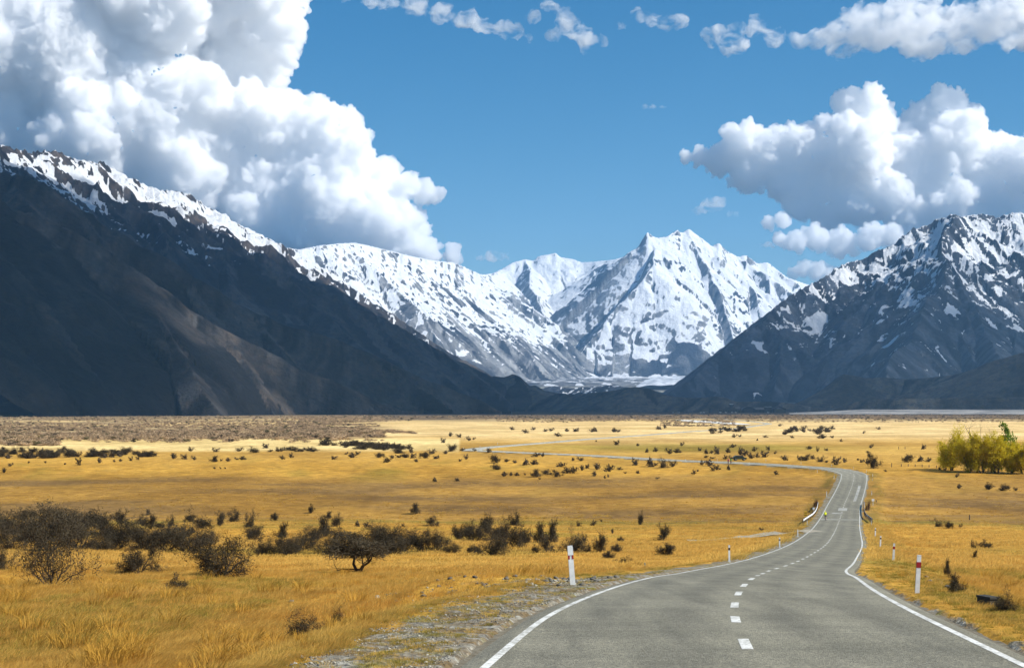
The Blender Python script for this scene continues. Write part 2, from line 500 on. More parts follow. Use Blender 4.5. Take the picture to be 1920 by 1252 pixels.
# worn pale patches of seal near the bridge
N = NT('worn_seal'); vec = N.coord((2.2, .25, 1)); f = N.noise(vec, 1.0, 5, .7)
N.base(N.mix(N.ramp(f, [(.35, 0.), (.6, 1.)]), (.19, .18, .145), (.42, .41, .36)), .7, .3)
WORN = N.m
strip('worn_patch', np.linspace(y_of_v(939), y_of_v(910), 12), 1.6, 2.25, .006, WORN, road)
strip('worn_patch', np.linspace(y_of_v(957), y_of_v(952), 3), -.9, .9, .006, WORN, road)
strip('worn_patch', np.linspace(y_of_v(963), y_of_v(961), 3), -1.9, .2, .006, WORN, road)
strip('bridge_joint', np.linspace(y_of_v(974.3), y_of_v(973.2), 3), -3.3, 3.3, .0055, WORN, road)
# side track leaving to the left before the bridge
P = []
trk = [(1530, 994.5), (1500, 996.5), (1460, 999.5), (1420, 1004), (1380, 1008.5), (1330, 1013), (1290, 1014)]
tp = [at(u, v) for u, v in trk]
V = []; n = 40
for i in range(n):
    q = i / (n - 1) * (len(tp) - 1); k = min(int(q), len(tp) - 2); p = tp[k].lerp(tp[k + 1], q - k)
    w = 4.6 * (1 - .55 * i / n)
    for s in (-.6, 0, .5):
        y = p.y + s * w * 2.0; V.append((p.x, y, float(ground(p.x, y)) + .07))
ix = np.arange(n * 3).reshape(n, 3)
Fc = np.stack([ix[:-1, :-1], ix[:-1, 1:], ix[1:, 1:], ix[1:, :-1]], -1).reshape(-1, 4)
N = NT('track_gravel'); vec = N.coord(); f = N.noise(vec, 3, 6, .8)
N.base(N.mix(N.ramp(f, [(.35, 0.), (.65, 1.)]), (.24, .21, .155), (.42, .385, .30)), .95, .1); N.bump(f, .6, .05)
tag(link('gravel_track', npmesh('gravel_track', V, Fc, True), N.m), 'pale gravel side track leaving the road left of the bridge', None, None, 'structure')

# pale gravel yard where the far road fades out
V = []; n = 16
for i in range(n):
    a = 2 * math.pi * i / n; x = 262 + 19 * math.cos(a); y = 2150 + 380 * math.sin(a) + 3 * math.cos(a)
    V.append((x, y, float(ground(x, y)) + .5))
V.append((262, 2150, float(ground(262, 2150)) + .6))
N = NT('pale_gravel'); f = N.noise(N.coord((.4, .02, 1)), 1.0, 5, .7)
N.base(N.mix(N.ramp(f, [(.35, 0.), (.65, 1.)]), (.55, .52, .46), (.80, .78, .72)), .9, .1)
tag(link('gravel_yard', npmesh('gravel_yard', V, [(i, (i + 1) % n, n) for i in range(n)]), N.m), 'pale gravel yard on the straw plain where the far road fades out', None, None, 'structure')
# ------------------------------------------------------------------ mountains
def P3(u, v, Y): return ((u - UC) / F * Y, Y, CZ - (v - VH) / F * Y)

def auto_spurs(P, grad, spacing, sides, seed, depth=1, zmin=0.0, fan=.45, first=0.3, sub=260, keep=1.0):
    """ribs descending from a crest line, and smaller ribs from those"""
    rng = np.random.default_rng(seed); out = []
    P = [np.array(p, float) for p in P]
    acc = spacing * first
    for a, b in zip(P[:-1], P[1:]):
        L = math.hypot(b[0] - a[0], b[1] - a[1]); d = (b - a)[:2] / max(L, 1)
        while acc < L:
            p = a + (b - a) * acc / L
            for sd in sides:
                if rng.random() > keep: continue
                n = np.array([-d[1], d[0]]) * sd
                an = rng.normal(0, fan * .5)
                n = np.array([n[0] * math.cos(an) - n[1] * math.sin(an), n[0] * math.sin(an) + n[1] * math.cos(an)])
                if depth > 1 or sub is None: n = n * .8 + (d if b[2] < a[2] else -d) * .6; n /= np.linalg.norm(n)
                q = p.copy(); q[2] -= rng.uniform(0, 12); pts = [q.copy()]
                g = grad * rng.uniform(.88, 1.12); bend = rng.normal(0, .10)
                Lmax = 1e9 if sub is not None else spacing * rng.uniform(1.0, 2.2)
                run = 0
                while q[2] > zmin and run < Lmax and len(pts) < 14:
                    st = min(330, Lmax - run + 1) if sub is None else 330
                    q = q + np.array([n[0] * st, n[1] * st, -g * st * rng.uniform(.8, 1.2)]); run += st
                    pts.append(q.copy())
                    c, s_ = math.cos(bend), math.sin(bend); n = np.array([n[0] * c - n[1] * s_, n[0] * s_ + n[1] * c]); bend = rng.normal(0, .12)
                    g *= .985
                out.append(pts)
                if sub is not None and sub > 0:
                    out += auto_spurs(pts, grad * 1.12, sub, (1, -1), int(rng.integers(1e6)), depth + 1, zmin, .5, rng.uniform(.4, 1.2), None)
            acc += spacing * rng.uniform(.65, 1.4)
        acc -= L
    return out

def ridge_height(X, Y, ridges):
    """upper envelope of slopes falling from crest lines; also distance along and away from the winning crest"""
    best = np.full(X.size, -1e9); bs = np.zeros(X.size); bd = np.zeros(X.size)
    xf, yf = X.ravel(), Y.ravel(); off = 0.0
    rowY0 = Y.min(axis=1); rowY1 = Y.max(axis=1); nc = X.shape[1]
    for pts, slope, curve in ridges:
        for a, b in zip(pts[:-1], pts[1:]):
            ax, ay, az = a; dx, dy, dz = b[0] - ax, b[1] - ay, b[2] - az
            L2 = dx * dx + dy * dy + 1e-6; L = math.sqrt(L2)
            R = (max(az, b[2]) + 150) / (slope if not isinstance(slope, tuple) else min(slope)) * 1.25
            if R < 0: off += L; continue
            r = np.nonzero((rowY1 > min(ay, b[1]) - R) & (rowY0 < max(ay, b[1]) + R))[0]
            if not len(r): off += L; continue
            i0, i1 = r[0] * nc, (r[-1] + 1) * nc
            x = xf[i0:i1]; y = yf[i0:i1]
            m = np.nonzero((x > min(ax, b[0]) - R) & (x < max(ax, b[0]) + R))[0]
            if not len(m): off += L; continue
            x = x[m]; y = y[m]; m = m + i0
            t = np.clip(((x - ax) * dx + (y - ay) * dy) / L2, 0, 1)
            ex = x - ax - t * dx; ey = y - ay - t * dy
            d = np.sqrt(ex * ex + ey * ey)
            side = np.where(dx * ey - dy * ex > 0, 1.0, -1.0)
            sl = slope if not isinstance(slope, tuple) else np.where(side > 0, slope[0], slope[1])
            h = az + t * dz - sl * d + curve * d * d * 1e-4
            w = h > best[m]; k = m[w]
            best[k] = h[w]; bs[k] = ((off + t * L) * side + side * 5000)[w]; bd[k] = d[w]
            off += L
        off += 3000
    return best.reshape(X.shape), bs.reshape(X.shape), bd.reshape(X.shape)

def mountain(name, label, u0, u1, nu, ya, yb, ny, ridges, skyline, warp=(140, 900), gully=(70, 420), rough=(60, 520),
             floor=None, snow_z=900, snow_w=260, seed=1, mat=None, smooth_px=26, cut=-45, snow_bias=None, tongue=320, crag=1.0, spurs=None, streak=.55, cliff=1.1, crest_pow=1.2, ribrock=0.0, snow_noise=1.0, aspect=0.0):
    us = np.linspace(u0, u1, nu); ys = np.geomspace(ya, yb, ny)
    Y, U = np.meshgrid(ys, us, indexing='ij')
    X = (U - UC) / F * Y
    wx = X + warp[0] * fbm(X / warp[1], Y / warp[1], 4, seed); wy = Y + warp[0] * fbm(X / warp[1] + 31, Y / warp[1] + 7, 4, seed + 5)
    R3 = []
    for i, (pts, sl, cv) in enumerate(ridges):
        p3 = [P3(*p) for p in pts]; R3.append((p3, sl, cv))
        if spurs and i in spurs:
            q = spurs[i]
            for k, pp in enumerate(auto_spurs(p3, q[0], q[1], q[2], seed * 31 + i, 1, q[4] if len(q) > 4 else 0, q[5] if len(q) > 5 else .45, .3, q[3])):
                R3.append((pp, q[6] if len(q) > 6 else .85, .3))
    h, s, d = ridge_height(wx, wy, R3)
    lam = gully[1]
    ws = s + .30 * lam * fbm(X / (1.4 * lam), Y / (1.4 * lam), 3, seed + 11)
    g1 = ridged(ws / lam, d / (lam * 5.0) + .2 * ws / lam, 2, seed + 20)
    g2 = ridged(ws / (lam * .36), d / (lam * 2.2), 2, seed + 30)
    g3 = ridged(ws / (lam * .13), d / (lam * 1.0), 2, seed + 40)
    amp = gully[0] * sstep(0, 500, d)
    disp = amp * (g1 - .62) * 1.6 + amp * .5 * (g2 - .6) + amp * .22 * (g3 - .6)
    rg = ridged(X / rough[1], Y / rough[1], 6, seed + 50, .52)
    high = sstep(200, 1100, h)
    disp = disp + rough[0] * (rg - .62) * (.25 + .75 * high) * crag + rough[0] * .35 * (ridged(X / (rough[1] * .21), Y / (rough[1] * .21), 4, seed + 60) - .6) * high * crag
    disp = disp + amp * .35 * (ridged(ws / (lam * .22) + .3 * perlin2(X / 90, Y / 90, seed + 3), d / (lam * 3.0), 3, seed + 45) - .6)
    Z = h + disp
    if floor is not None:
        fl = floor(X, Y)
        Z = np.maximum(Z, fl) + 14 * np.exp(-np.abs(Z - fl) / 30)
    # the skyline of the photograph: scale each line of sight, keeping the small jags
    if skyline:
        sk = np.array(skyline, float)
        tgt = VH - np.interp(us, sk[:, 0], sk[:, 1])
        for _ in range(2):
            act = np.max((Z - CZ) / Y, axis=0) * F
            k = np.clip(tgt / np.maximum(act, 5), .4, 2.2)
            w = max(3, int(smooth_px / (us[1] - us[0])) | 1)
            hf = np.clip((Z - CZ) / np.maximum(np.max(Z, axis=0, keepdims=True) - CZ, 1), 0, 1) ** crest_pow
            kp = np.pad(k, w // 2, mode='edge'); k = np.convolve(kp, np.hanning(w + 2)[1:-1] / np.hanning(w + 2)[1:-1].sum(), 'valid')
            Z = np.where(Z > CZ, CZ + (Z - CZ) * (1 + (k[None, :] - 1) * hf), Z)
    # steepness and hollowness decide where snow lies
    dzx = np.gradient(Z, axis=1) / np.maximum(np.gradient(X, axis=1), 1e-3)
    dzy = np.gradient(Z, axis=0) / np.gradient(Y, axis=0)
    steep = np.sqrt(dzx ** 2 + dzy ** 2)
    hollow = -(g1 - .62) * 1.1 - (g2 - .6) * 1.1 - (g3 - .6) * .8 - (rg - .62) * .25
    alt = np.minimum((Z - snow_z) / snow_w, 1.25)
    snow = alt + hollow * tongue / snow_w * 1.3 - (steep - .75) * cliff + .25 * fbm(X / 300, Y / 300, 5, seed + 77, .6)
    snow = snow + streak * fbm(ws / 48, d / 330, 4, seed + 101, .65) * 2.0 + streak * .9 * fbm(ws / 18, d / 130, 3, seed + 107) * 2.0
    rib = fbm(ws / 120 + .5 * fbm(X / 500, Y / 500, 2, seed + 4), d / 1500, 5, seed + 120, .62)
    snow = snow - aspect * sstep(.30, .75, dzx) * sstep(500, 800, Z)  # left facing slopes bared to rock, deepening their shade by colour
    snow = snow - ribrock * sstep(70, 8, d)
    if snow_bias is not None: snow = snow + snow_bias(U, X, Y, Z, d, s)
    # thin scree runs following the fall lines
    fl_ = np.stack([-dzx, -dzy], -1); sr = ridged(ws / 210 + .4 * fbm(X / 900, Y / 900, 2, seed + 8), d / 1900, 2, seed + 90)
    scree = sstep(.86, .97, sr) * sstep(820, 520, Z) * sstep(-.25, .2, fbm(X / 700, Y / 1100, 3, seed + 91))
    ids = np.arange(ny * nu).reshape(ny, nu)
    Fc = np.stack([ids[:-1, :-1], ids[:-1, 1:], ids[1:, 1:], ids[1:, :-1]], -1).reshape(-1, 4)
    keep = (Z > ground(X, Y) - 25).ravel()
    Fc = Fc[keep[Fc].any(1)]
    used = np.zeros(ny * nu, bool); used[Fc.ravel()] = True
    rm = np.cumsum(used) - 1
    V = np.stack([X, Y, Z], -1).reshape(-1, 3)
    me = npmesh(name, V[used], rm[Fc], True)
    for nm, arr in (('snow', snow), ('scree', scree), ('rib', rib)):
        a = me.attributes.new(nm, 'FLOAT', 'POINT'); a.data.foreach_set('value', arr.ravel()[used].astype(np.float32))
    o = link(name, me, mat)
    tag(o, label, None, None, 'structure')
    return o

def rock_mat(name, rock_a, rock_b, veg, scree, snow_noise=.9, bscale=1.0, nsc=.012):
    N = NT(name)
    vec = N.coord()
    n1 = N.noise(vec, nsc, 9, .68); n2 = N.noise(vec, nsc * 4.5, 8, .7); n3 = N.noise(N.coord((1, 1, .25)), nsc * 1.6, 8, .7); n4 = N.noise(N.coord((1, 1, .28)), nsc * 4.0, 8, .7)
    c = N.mix(N.ramp(n1, [(.38, 0.), (.62, 1.)]), rock_a, rock_b)
    c = N.mix(N.ramp(n3, [(.45, 0.), (.62, 1.)]), c, veg)
    c = N.mix(1.0, c, N.mix(N.ramp(n2, [(.3, 0.), (.7, 1.)]), (.6, .6, .6), (1.35, 1.35, 1.35)), 'MULTIPLY')
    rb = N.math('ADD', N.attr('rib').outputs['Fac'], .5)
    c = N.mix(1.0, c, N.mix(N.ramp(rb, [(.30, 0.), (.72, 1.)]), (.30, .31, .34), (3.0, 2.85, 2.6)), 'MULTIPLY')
    sc_ = N.math('ADD', N.attr('scree').outputs['Fac'], N.math('MULTIPLY', N.math('SUBTRACT', n2, .5), 1.2))
    c = N.mix(N.ramp(sc_, [(.55, 0.), (1.0, 1.)]), c, scree)
    sn = N.math('ADD', N.attr('snow').outputs['Fac'], N.math('MULTIPLY', N.math('SUBTRACT', n4, .5), snow_noise * 2.2))
    sn = N.math('ADD', sn, N.math('MULTIPLY', N.math('SUBTRACT', n3, .5), snow_noise * 1.4))
    sm = N.ramp(sn, [(.42, 0.), (.62, 1.)])
    snowc = N.mix(N.ramp(n1, [(.3, 0.), (.7, 1.)]), (.62, .645, .675), (.73, .745, .76))
    N.base(N.mix(sm, c, snowc), .85, .15)
    N.bump(N.math('ADD', n2, N.math('MULTIPLY', n1, 1.5)), .8, 26 * bscale)
    return N.m

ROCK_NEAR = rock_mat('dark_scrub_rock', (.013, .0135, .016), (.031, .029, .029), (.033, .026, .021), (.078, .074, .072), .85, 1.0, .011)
ROCK_FAR = rock_mat('alpine_rock', (.05, .055, .065), (.12, .125, .135), (.09, .095, .10), (.16, .16, .16), .26, 1.0, .006)
ROCK_RIGHT = rock_mat('blue_scrub_rock', (.011, .016, .025), (.030, .037, .049), (.024, .025, .028), (.14, .145, .15), .95, 1.0, .010)
ROCK_HILL = rock_mat('moraine_rubble', (.016, .017, .019), (.040, .037, .034), (.050, .040, .026), (.085, .080, .072), .5, .35, .03)

L_SKY = [(-300, 160), (0, 272), (25, 278), (45, 283), (60, 286), (85, 283), (110, 284), (135, 297), (165, 302), (195, 305), (215, 318), (255, 338), (285, 352), (310, 357), (345, 360), (370, 373), (390, 390), (420, 400), (445, 420), (470, 430), (505, 448), (545, 466), (560, 478), (600, 498), (640, 520), (665, 545), (700, 568), (730, 585), (770, 612), (810, 640), (850, 665), (880, 680), (905, 694), (925, 706), (960, 735)]
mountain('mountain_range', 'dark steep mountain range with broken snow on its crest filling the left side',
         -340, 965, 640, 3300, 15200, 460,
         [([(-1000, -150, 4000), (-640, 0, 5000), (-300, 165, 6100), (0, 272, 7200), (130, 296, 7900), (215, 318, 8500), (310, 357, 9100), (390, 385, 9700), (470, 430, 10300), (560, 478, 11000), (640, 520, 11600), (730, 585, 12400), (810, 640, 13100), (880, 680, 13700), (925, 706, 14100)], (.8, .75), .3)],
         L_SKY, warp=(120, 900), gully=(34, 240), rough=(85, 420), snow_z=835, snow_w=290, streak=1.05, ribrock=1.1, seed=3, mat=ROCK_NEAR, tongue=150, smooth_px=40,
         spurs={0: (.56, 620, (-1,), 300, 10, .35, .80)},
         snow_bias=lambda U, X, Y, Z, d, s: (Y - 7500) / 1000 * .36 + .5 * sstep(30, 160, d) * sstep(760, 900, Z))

R_SKY = [(1200, 765), (1236, 740), (1262, 722), (1290, 702), (1320, 678), (1350, 655), (1385, 628), (1410, 608), (1440, 586), (1470, 562), (1500, 543), (1520, 532), (1545, 521), (1562, 507), (1580, 495), (1600, 490), (1625, 484), (1640, 470), (1660, 466), (1680, 455), (1695, 440), (1715, 428), (1740, 422), (1760, 410), (1785, 402), (1810, 406), (1840, 400), (1870, 408), (1900, 398), (1930, 400), (2050, 370), (2200, 340)]
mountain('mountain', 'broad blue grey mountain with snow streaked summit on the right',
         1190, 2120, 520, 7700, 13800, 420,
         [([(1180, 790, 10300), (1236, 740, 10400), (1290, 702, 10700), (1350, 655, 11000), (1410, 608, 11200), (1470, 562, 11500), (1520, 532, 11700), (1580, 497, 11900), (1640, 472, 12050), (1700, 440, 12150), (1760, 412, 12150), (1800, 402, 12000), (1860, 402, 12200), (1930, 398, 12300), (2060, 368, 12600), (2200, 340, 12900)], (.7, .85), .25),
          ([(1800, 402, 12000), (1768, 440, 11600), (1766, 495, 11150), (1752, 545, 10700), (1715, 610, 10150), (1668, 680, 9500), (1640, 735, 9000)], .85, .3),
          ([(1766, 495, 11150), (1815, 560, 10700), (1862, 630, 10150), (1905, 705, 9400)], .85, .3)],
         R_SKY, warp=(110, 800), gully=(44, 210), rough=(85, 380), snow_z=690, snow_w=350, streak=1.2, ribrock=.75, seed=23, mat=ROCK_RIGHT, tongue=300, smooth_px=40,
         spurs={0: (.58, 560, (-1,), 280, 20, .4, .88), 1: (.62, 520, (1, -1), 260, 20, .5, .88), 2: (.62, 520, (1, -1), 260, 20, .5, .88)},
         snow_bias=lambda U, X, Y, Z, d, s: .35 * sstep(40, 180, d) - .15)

B_SKY = [(440, 430), (520, 462), (560, 468), (600, 460), (640, 456), (665, 455), (690, 460), (730, 470), (770, 480), (810, 488), (850, 492), (870, 500), (890, 510), (905, 515), (925, 512), (940, 505), (962, 492), (985, 486), (1000, 489), (1010, 480), (1030, 477), (1042, 474), (1050, 482), (1062, 484), (1075, 486), (1090, 492), (1110, 491), (1150, 487), (1168, 482), (1180, 473), (1196, 464), (1206, 447), (1214, 435), (1222, 442), (1232, 446), (1250, 444), (1262, 436), (1270, 431), (1278, 437), (1292, 429), (1302, 437), (1320, 450), (1335, 462), (1348, 455), (1362, 470), (1385, 482), (1398, 478), (1420, 494), (1440, 492), (1460, 508), (1476, 520), (1510, 532), (1560, 545), (1650, 570)]
def valley(X, Y):
    return 200 + 95 * sstep(14300, 15300, Y) + np.maximum(0, Y - 15200) * .035 + 10 * ridged(X / 260, Y / 260, 4, 8)
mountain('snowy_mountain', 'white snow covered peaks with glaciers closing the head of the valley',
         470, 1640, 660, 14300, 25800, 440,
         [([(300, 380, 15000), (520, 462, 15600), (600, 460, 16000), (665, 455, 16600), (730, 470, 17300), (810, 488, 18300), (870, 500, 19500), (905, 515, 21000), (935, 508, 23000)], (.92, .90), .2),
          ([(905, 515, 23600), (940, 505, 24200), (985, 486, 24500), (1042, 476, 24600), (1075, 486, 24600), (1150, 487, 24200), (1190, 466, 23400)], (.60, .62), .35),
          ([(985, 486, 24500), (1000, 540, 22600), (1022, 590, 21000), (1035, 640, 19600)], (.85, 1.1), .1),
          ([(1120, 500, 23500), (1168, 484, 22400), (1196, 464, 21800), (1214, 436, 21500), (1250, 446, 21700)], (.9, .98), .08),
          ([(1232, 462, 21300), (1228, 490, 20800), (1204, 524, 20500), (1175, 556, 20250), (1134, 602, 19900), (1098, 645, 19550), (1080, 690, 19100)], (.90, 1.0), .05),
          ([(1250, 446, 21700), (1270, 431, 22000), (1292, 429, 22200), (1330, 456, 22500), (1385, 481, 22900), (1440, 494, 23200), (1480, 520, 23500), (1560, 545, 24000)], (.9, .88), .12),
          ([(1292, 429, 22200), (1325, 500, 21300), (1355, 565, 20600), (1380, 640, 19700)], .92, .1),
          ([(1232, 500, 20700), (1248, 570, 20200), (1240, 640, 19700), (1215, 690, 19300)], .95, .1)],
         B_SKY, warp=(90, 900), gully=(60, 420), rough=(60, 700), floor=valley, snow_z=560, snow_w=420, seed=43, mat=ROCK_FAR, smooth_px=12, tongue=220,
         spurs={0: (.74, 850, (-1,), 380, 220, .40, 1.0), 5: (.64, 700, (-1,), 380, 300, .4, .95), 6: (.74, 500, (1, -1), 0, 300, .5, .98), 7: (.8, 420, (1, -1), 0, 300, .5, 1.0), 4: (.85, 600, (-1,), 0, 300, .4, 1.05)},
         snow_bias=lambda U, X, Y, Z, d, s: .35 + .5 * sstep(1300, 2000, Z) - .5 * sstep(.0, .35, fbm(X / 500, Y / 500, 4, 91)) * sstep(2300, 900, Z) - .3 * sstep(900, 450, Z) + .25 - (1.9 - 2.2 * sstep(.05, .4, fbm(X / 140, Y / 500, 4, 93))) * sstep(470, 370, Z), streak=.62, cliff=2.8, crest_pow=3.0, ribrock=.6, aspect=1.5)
def noskysnow(U, X, Y, Z, d, s): return -50.0
mountain('hill', 'low dark moraine hills in front of the valley mouth', 880, 1520, 260, 6300, 8300, 90,
         [([(880, 760, 7600), (905, 722, 7700), (925, 704, 7800), (962, 700, 7700), (980, 712, 7600), (1000, 728, 7500), (1030, 738, 7400), (1106, 737, 7200), (1150, 732, 7100), (1192, 726, 7000), (1220, 729, 7000), (1261, 742, 6900), (1343, 744, 6800), (1381, 753, 6800), (1484, 756, 6700), (1540, 764, 6700)], .42, .3)],
         [(880, 740), (905, 716), (925, 705), (945, 707), (962, 701), (975, 706), (993, 723), (1005, 722), (1020, 732), (1060, 739), (1106, 737), (1150, 732), (1170, 728), (1192, 725), (1220, 729), (1240, 738), (1261, 743), (1300, 746), (1343, 743), (1360, 745), (1381, 753), (1430, 752), (1484, 756), (1520, 762)],
         warp=(40, 240), gully=(16, 130), rough=(20, 160), snow_z=9000, seed=63, mat=ROCK_HILL, smooth_px=8, snow_bias=noskysnow)
mountain('hill', 'dark rounded foothill at the right edge below the blue mountain', 1470, 2120, 260, 5600, 7900, 90,
         [([(1480, 762, 7300), (1510, 748, 7250), (1545, 728, 7150), (1578, 702, 7000), (1640, 711, 7000), (1700, 711, 7000), (1770, 704, 6900), (1830, 690, 6700), (1880, 672, 6500), (1940, 655, 6400), (2060, 620, 6300), (2150, 600, 6200)], .42, .3)],
         [(1470, 765), (1490, 757), (1510, 748), (1545, 728), (1565, 712), (1580, 701), (1600, 704), (1625, 709), (1650, 707), (1700, 711), (1740, 708), (1770, 705), (1800, 700), (1830, 690), (1850, 680), (1880, 672), (1920, 660), (2060, 620)],
         warp=(40, 240), gully=(18, 150), rough=(22, 180), snow_z=9000, seed=83, mat=ROCK_HILL, smooth_px=8, snow_bias=noskysnow)
mountain('terrace', 'flat dark river terrace below the right foothill', 1560, 2120, 160, 4900, 6100, 50,
         [([(1570, 764, 5600), (1600, 753, 5500), (1680, 748, 5400), (1800, 746, 5350), (1920, 744, 5300), (2150, 740, 5250)], .45, .3)],
         [(1560, 768), (1600, 754), (1640, 748), (1800, 746), (1920, 744), (2120, 740)],
         warp=(20, 160), gully=(4, 70), rough=(5, 90), snow_z=9000, seed=93, mat=ROCK_HILL, smooth_px=8, snow_bias=noskysnow)
mountain('hill', 'blue grey rubble mounds of old moraine on the valley floor', 930, 1330, 200, 10300, 13400, 80,
         [([(940, 748, 12800), (985, 733, 12500), (1040, 724, 12200), (1090, 728, 12000), (1150, 722, 11800), (1205, 729, 11500), (1270, 740, 11200), (1330, 750, 11000)], .34, .3),
          ([(1000, 738, 11500), (1080, 736, 11300), (1160, 735, 11100), (1240, 744, 10900)], .34, .3)],
         [(930, 752), (960, 740), (985, 732), (1010, 729), (1040, 723), (1065, 728), (1090, 726), (1120, 724), (1150, 721), (1175, 726), (1205, 728), (1240, 735), (1270, 740), (1330, 752)],
         warp=(60, 260), gully=(14, 140), rough=(42, 150), snow_z=300, snow_w=200, seed=113, mat=ROCK_RIGHT, smooth_px=8)
# pale braided river flat in front of the terrace
n, m = 60, 8
V = []
for i in range(n):
    u = 1480 + 680 * i / (n - 1)
    for j in range(m):
        Y = 4300 + 600 * j / (m - 1)
        x = (u - UC) / F * Y
        V.append((x, Y, float(ground(x, Y)) + (11.5 * math.sin(math.pi * min(1, j / 5.0) * .5) - .8) * min(1, i / 12.0) + .3))
ix = np.arange(n * m).reshape(n, m)
Fc = np.stack([ix[:-1, :-1], ix[:-1, 1:], ix[1:, 1:], ix[1:, :-1]], -1).reshape(-1, 4)
N = NT('river_gravel'); f = N.noise(N.coord((.010, .02, .25)), 1.0, 8, .75)
N.base(N.mix(N.ramp(f, [(.40, 0.), (.62, 1.)]), (.06, .062, .065), (.38, .36, .33)), .95, .1)
tag(link('river_flat', npmesh('river_flat', V, Fc, True), N.m), 'pale grey braided river gravel beyond the plain at right', None, None, 'structure')
# white glacier tongue on the valley floor
V = []
for i in range(40):
    for j in range(10):
        a, b = i / 39, j / 9
        Y = 13600 + 1500 * b; u = 1186 + 190 * a + 26 * b
        x = (u - UC) / F * Y
        V.append((x, Y, CZ + (772 - (722 - 17 * b)) / F * Y - 30 * (1 - min(1, 6 * a)) + 8 * float(perlin2(x / 120, Y / 120, 4))))
ix = np.arange(400).reshape(40, 10)
Fc = np.stack([ix[:-1, :-1], ix[1:, :-1], ix[1:, 1:], ix[:-1, 1:]], -1).reshape(-1, 4)
N = NT('glacier_ice'); f = N.noise(N.coord((.01, .004, .01)), 1.0, 6, .7)
N.base(N.mix(N.ramp(f, [(.42, 0.), (.56, 1.)]), (.34, .37, .41), (.66, .69, .72)), .8, .2)
tag(link('glacier', npmesh('glacier', V, Fc, True), N.m), 'white glacier tongue lying on the valley floor beside the blue mountain', None, None, 'structure')

# ------------------------------------------------------------------ haze (closed box, clouds and sky outside it)
b = MB(); b.box((0, 12900, 1505), (34000, 26600, 3020))
N = NT('haze_air'); N.t.nodes.remove(N.b)
pv = N.n('VolumePrincipled'); pv.inputs['Color'].default_value = (.29, .60, 1, 1); pv.inputs['Density'].default_value = HAZE; pv.inputs['Anisotropy'].default_value = .15
N.l(pv.outputs[0], N.out.inputs['Volume'])
haze = b.build('haze', N.m); tag(haze, 'thin blue haze hanging in the valley air', None, None, 'stuff')
# ------------------------------------------------------------------ clouds
bm = bmesh.new(); bmesh.ops.create_icosphere(bm, subdivisions=2, radius=1)
ICO_V = np.array([v.co for v in bm.verts]); ICO_F = np.array([[v.index for v in f.verts] for f in bm.faces]); bm.free()

def torn_mat(mfp, size):
    """vapour with holes and torn edges"""
    N = NT('torn_vapour'); N.t.nodes.remove(N.b)
    p = N.n('VolumeScatter'); p.inputs['Color'].default_value = (1, 1, 1, 1); p.inputs['Anisotropy'].default_value = .25
    f = N.noise(N.coord((1 / size, 1 / size, 1.35 / size)), 1.0, 4, .62, .6)
    d = N.math('MULTIPLY', N.math('MAXIMUM', N.math('SUBTRACT', f, .46), 0.0), 7.0 / mfp)
    N.l(d, p.inputs['Density']); N.l(p.outputs[0], N.out.inputs['Volume'])
    N.m.cycles.volume_step_rate = .14
    return N.m

def cloud_mat(mfp):
    N = NT('cloud_vapour'); N.t.nodes.remove(N.b)
    p = N.n('VolumeScatter'); p.inputs['Color'].default_value = (1, 1, 1, 1); p.inputs['Density'].default_value = 1 / mfp; p.inputs['Anisotropy'].default_value = .25
    N.l(p.outputs[0], N.out.inputs['Volume'])
    return N.m

def cloud(label, balls, Y, mfp, voxel, seed, group=None, puffs=(14, 6), squash=1.0, rel=.36, amp=1.0, shrink=.9, world_pts=None, torn=None):
    rng = np.random.default_rng(seed)
    k = Y / F
    out = []
    for q in balls:
        u, v, r = q[:3]; dy = q[3] if len(q) > 3 else 0
        R = r * k
        c = np.array([(u - UC) * k, Y + rng.uniform(-.5, .5) * R + dy * k, CZ + (VH - v) * k]) if world_pts is None else np.array([u, dy, v])
        if world_pts is not None: R = r
        out.append((c, R * shrink))
        for i in range(puffs[0]):
            d = rng.normal(size=3); d[2] += .3; d /= np.linalg.norm(d)
            c2 = c + d * R * .78 * np.array([1, 1, squash]); R2 = R * rng.uniform(.2, rel + .1); out.append((c2, R2))
            for j in range(puffs[1]):
                d2 = rng.normal(size=3) + d * .8; d2 /= np.linalg.norm(d2)
                out.append((c2 + d2 * R2 * .85, R2 * rng.uniform(.2, .48)))
    S = np.array([1, 1, squash])
    V = np.concatenate([ICO_V * S * r + c for c, r in out]); n = len(ICO_V)
    Fa = np.concatenate([ICO_F + i * n for i in range(len(out))])
    me = npmesh('cloud', V, Fa)
    o = link('cloud', me)
    md = o.modifiers.new('remesh', 'REMESH'); md.mode = 'VOXEL'; md.voxel_size = voxel
    dg = bpy.context.evaluated_depsgraph_get()
    m2 = bpy.data.meshes.new_from_object(o.evaluated_get(dg))
    o.modifiers.clear(); o.data = m2; bpy.data.meshes.remove(me); m2.name = 'cloud'
    nv = len(m2.vertices)
    co = np.zeros(nv * 3, np.float32); m2.vertices.foreach_get('co', co); co = co.reshape(-1, 3).astype(float)
    no = np.zeros(nv * 3, np.float32); m2.vertices.foreach_get('normal', no); no = no.reshape(-1, 3)
    dsp = 0; a = 1.0; L = voxel * 9.0
    L = voxel * 13.0
    for i in range(4):
        dsp = dsp + a * (np.abs(perlin3(co[:, 0] / L, co[:, 1] / L, co[:, 2] / L, seed + i)) * 2.2 - .5); L *= .5; a *= .70
    co = co + no * (dsp * voxel * 1.5 * amp)[:, None]
    m2.vertices.foreach_set('co', co.astype(np.float32).ravel()); m2.update()
    m2.materials.clear(); m2.materials.append(torn_mat(mfp, torn) if torn else cloud_mat(mfp))
    tag(o, label, 'cloud', group)
    return o

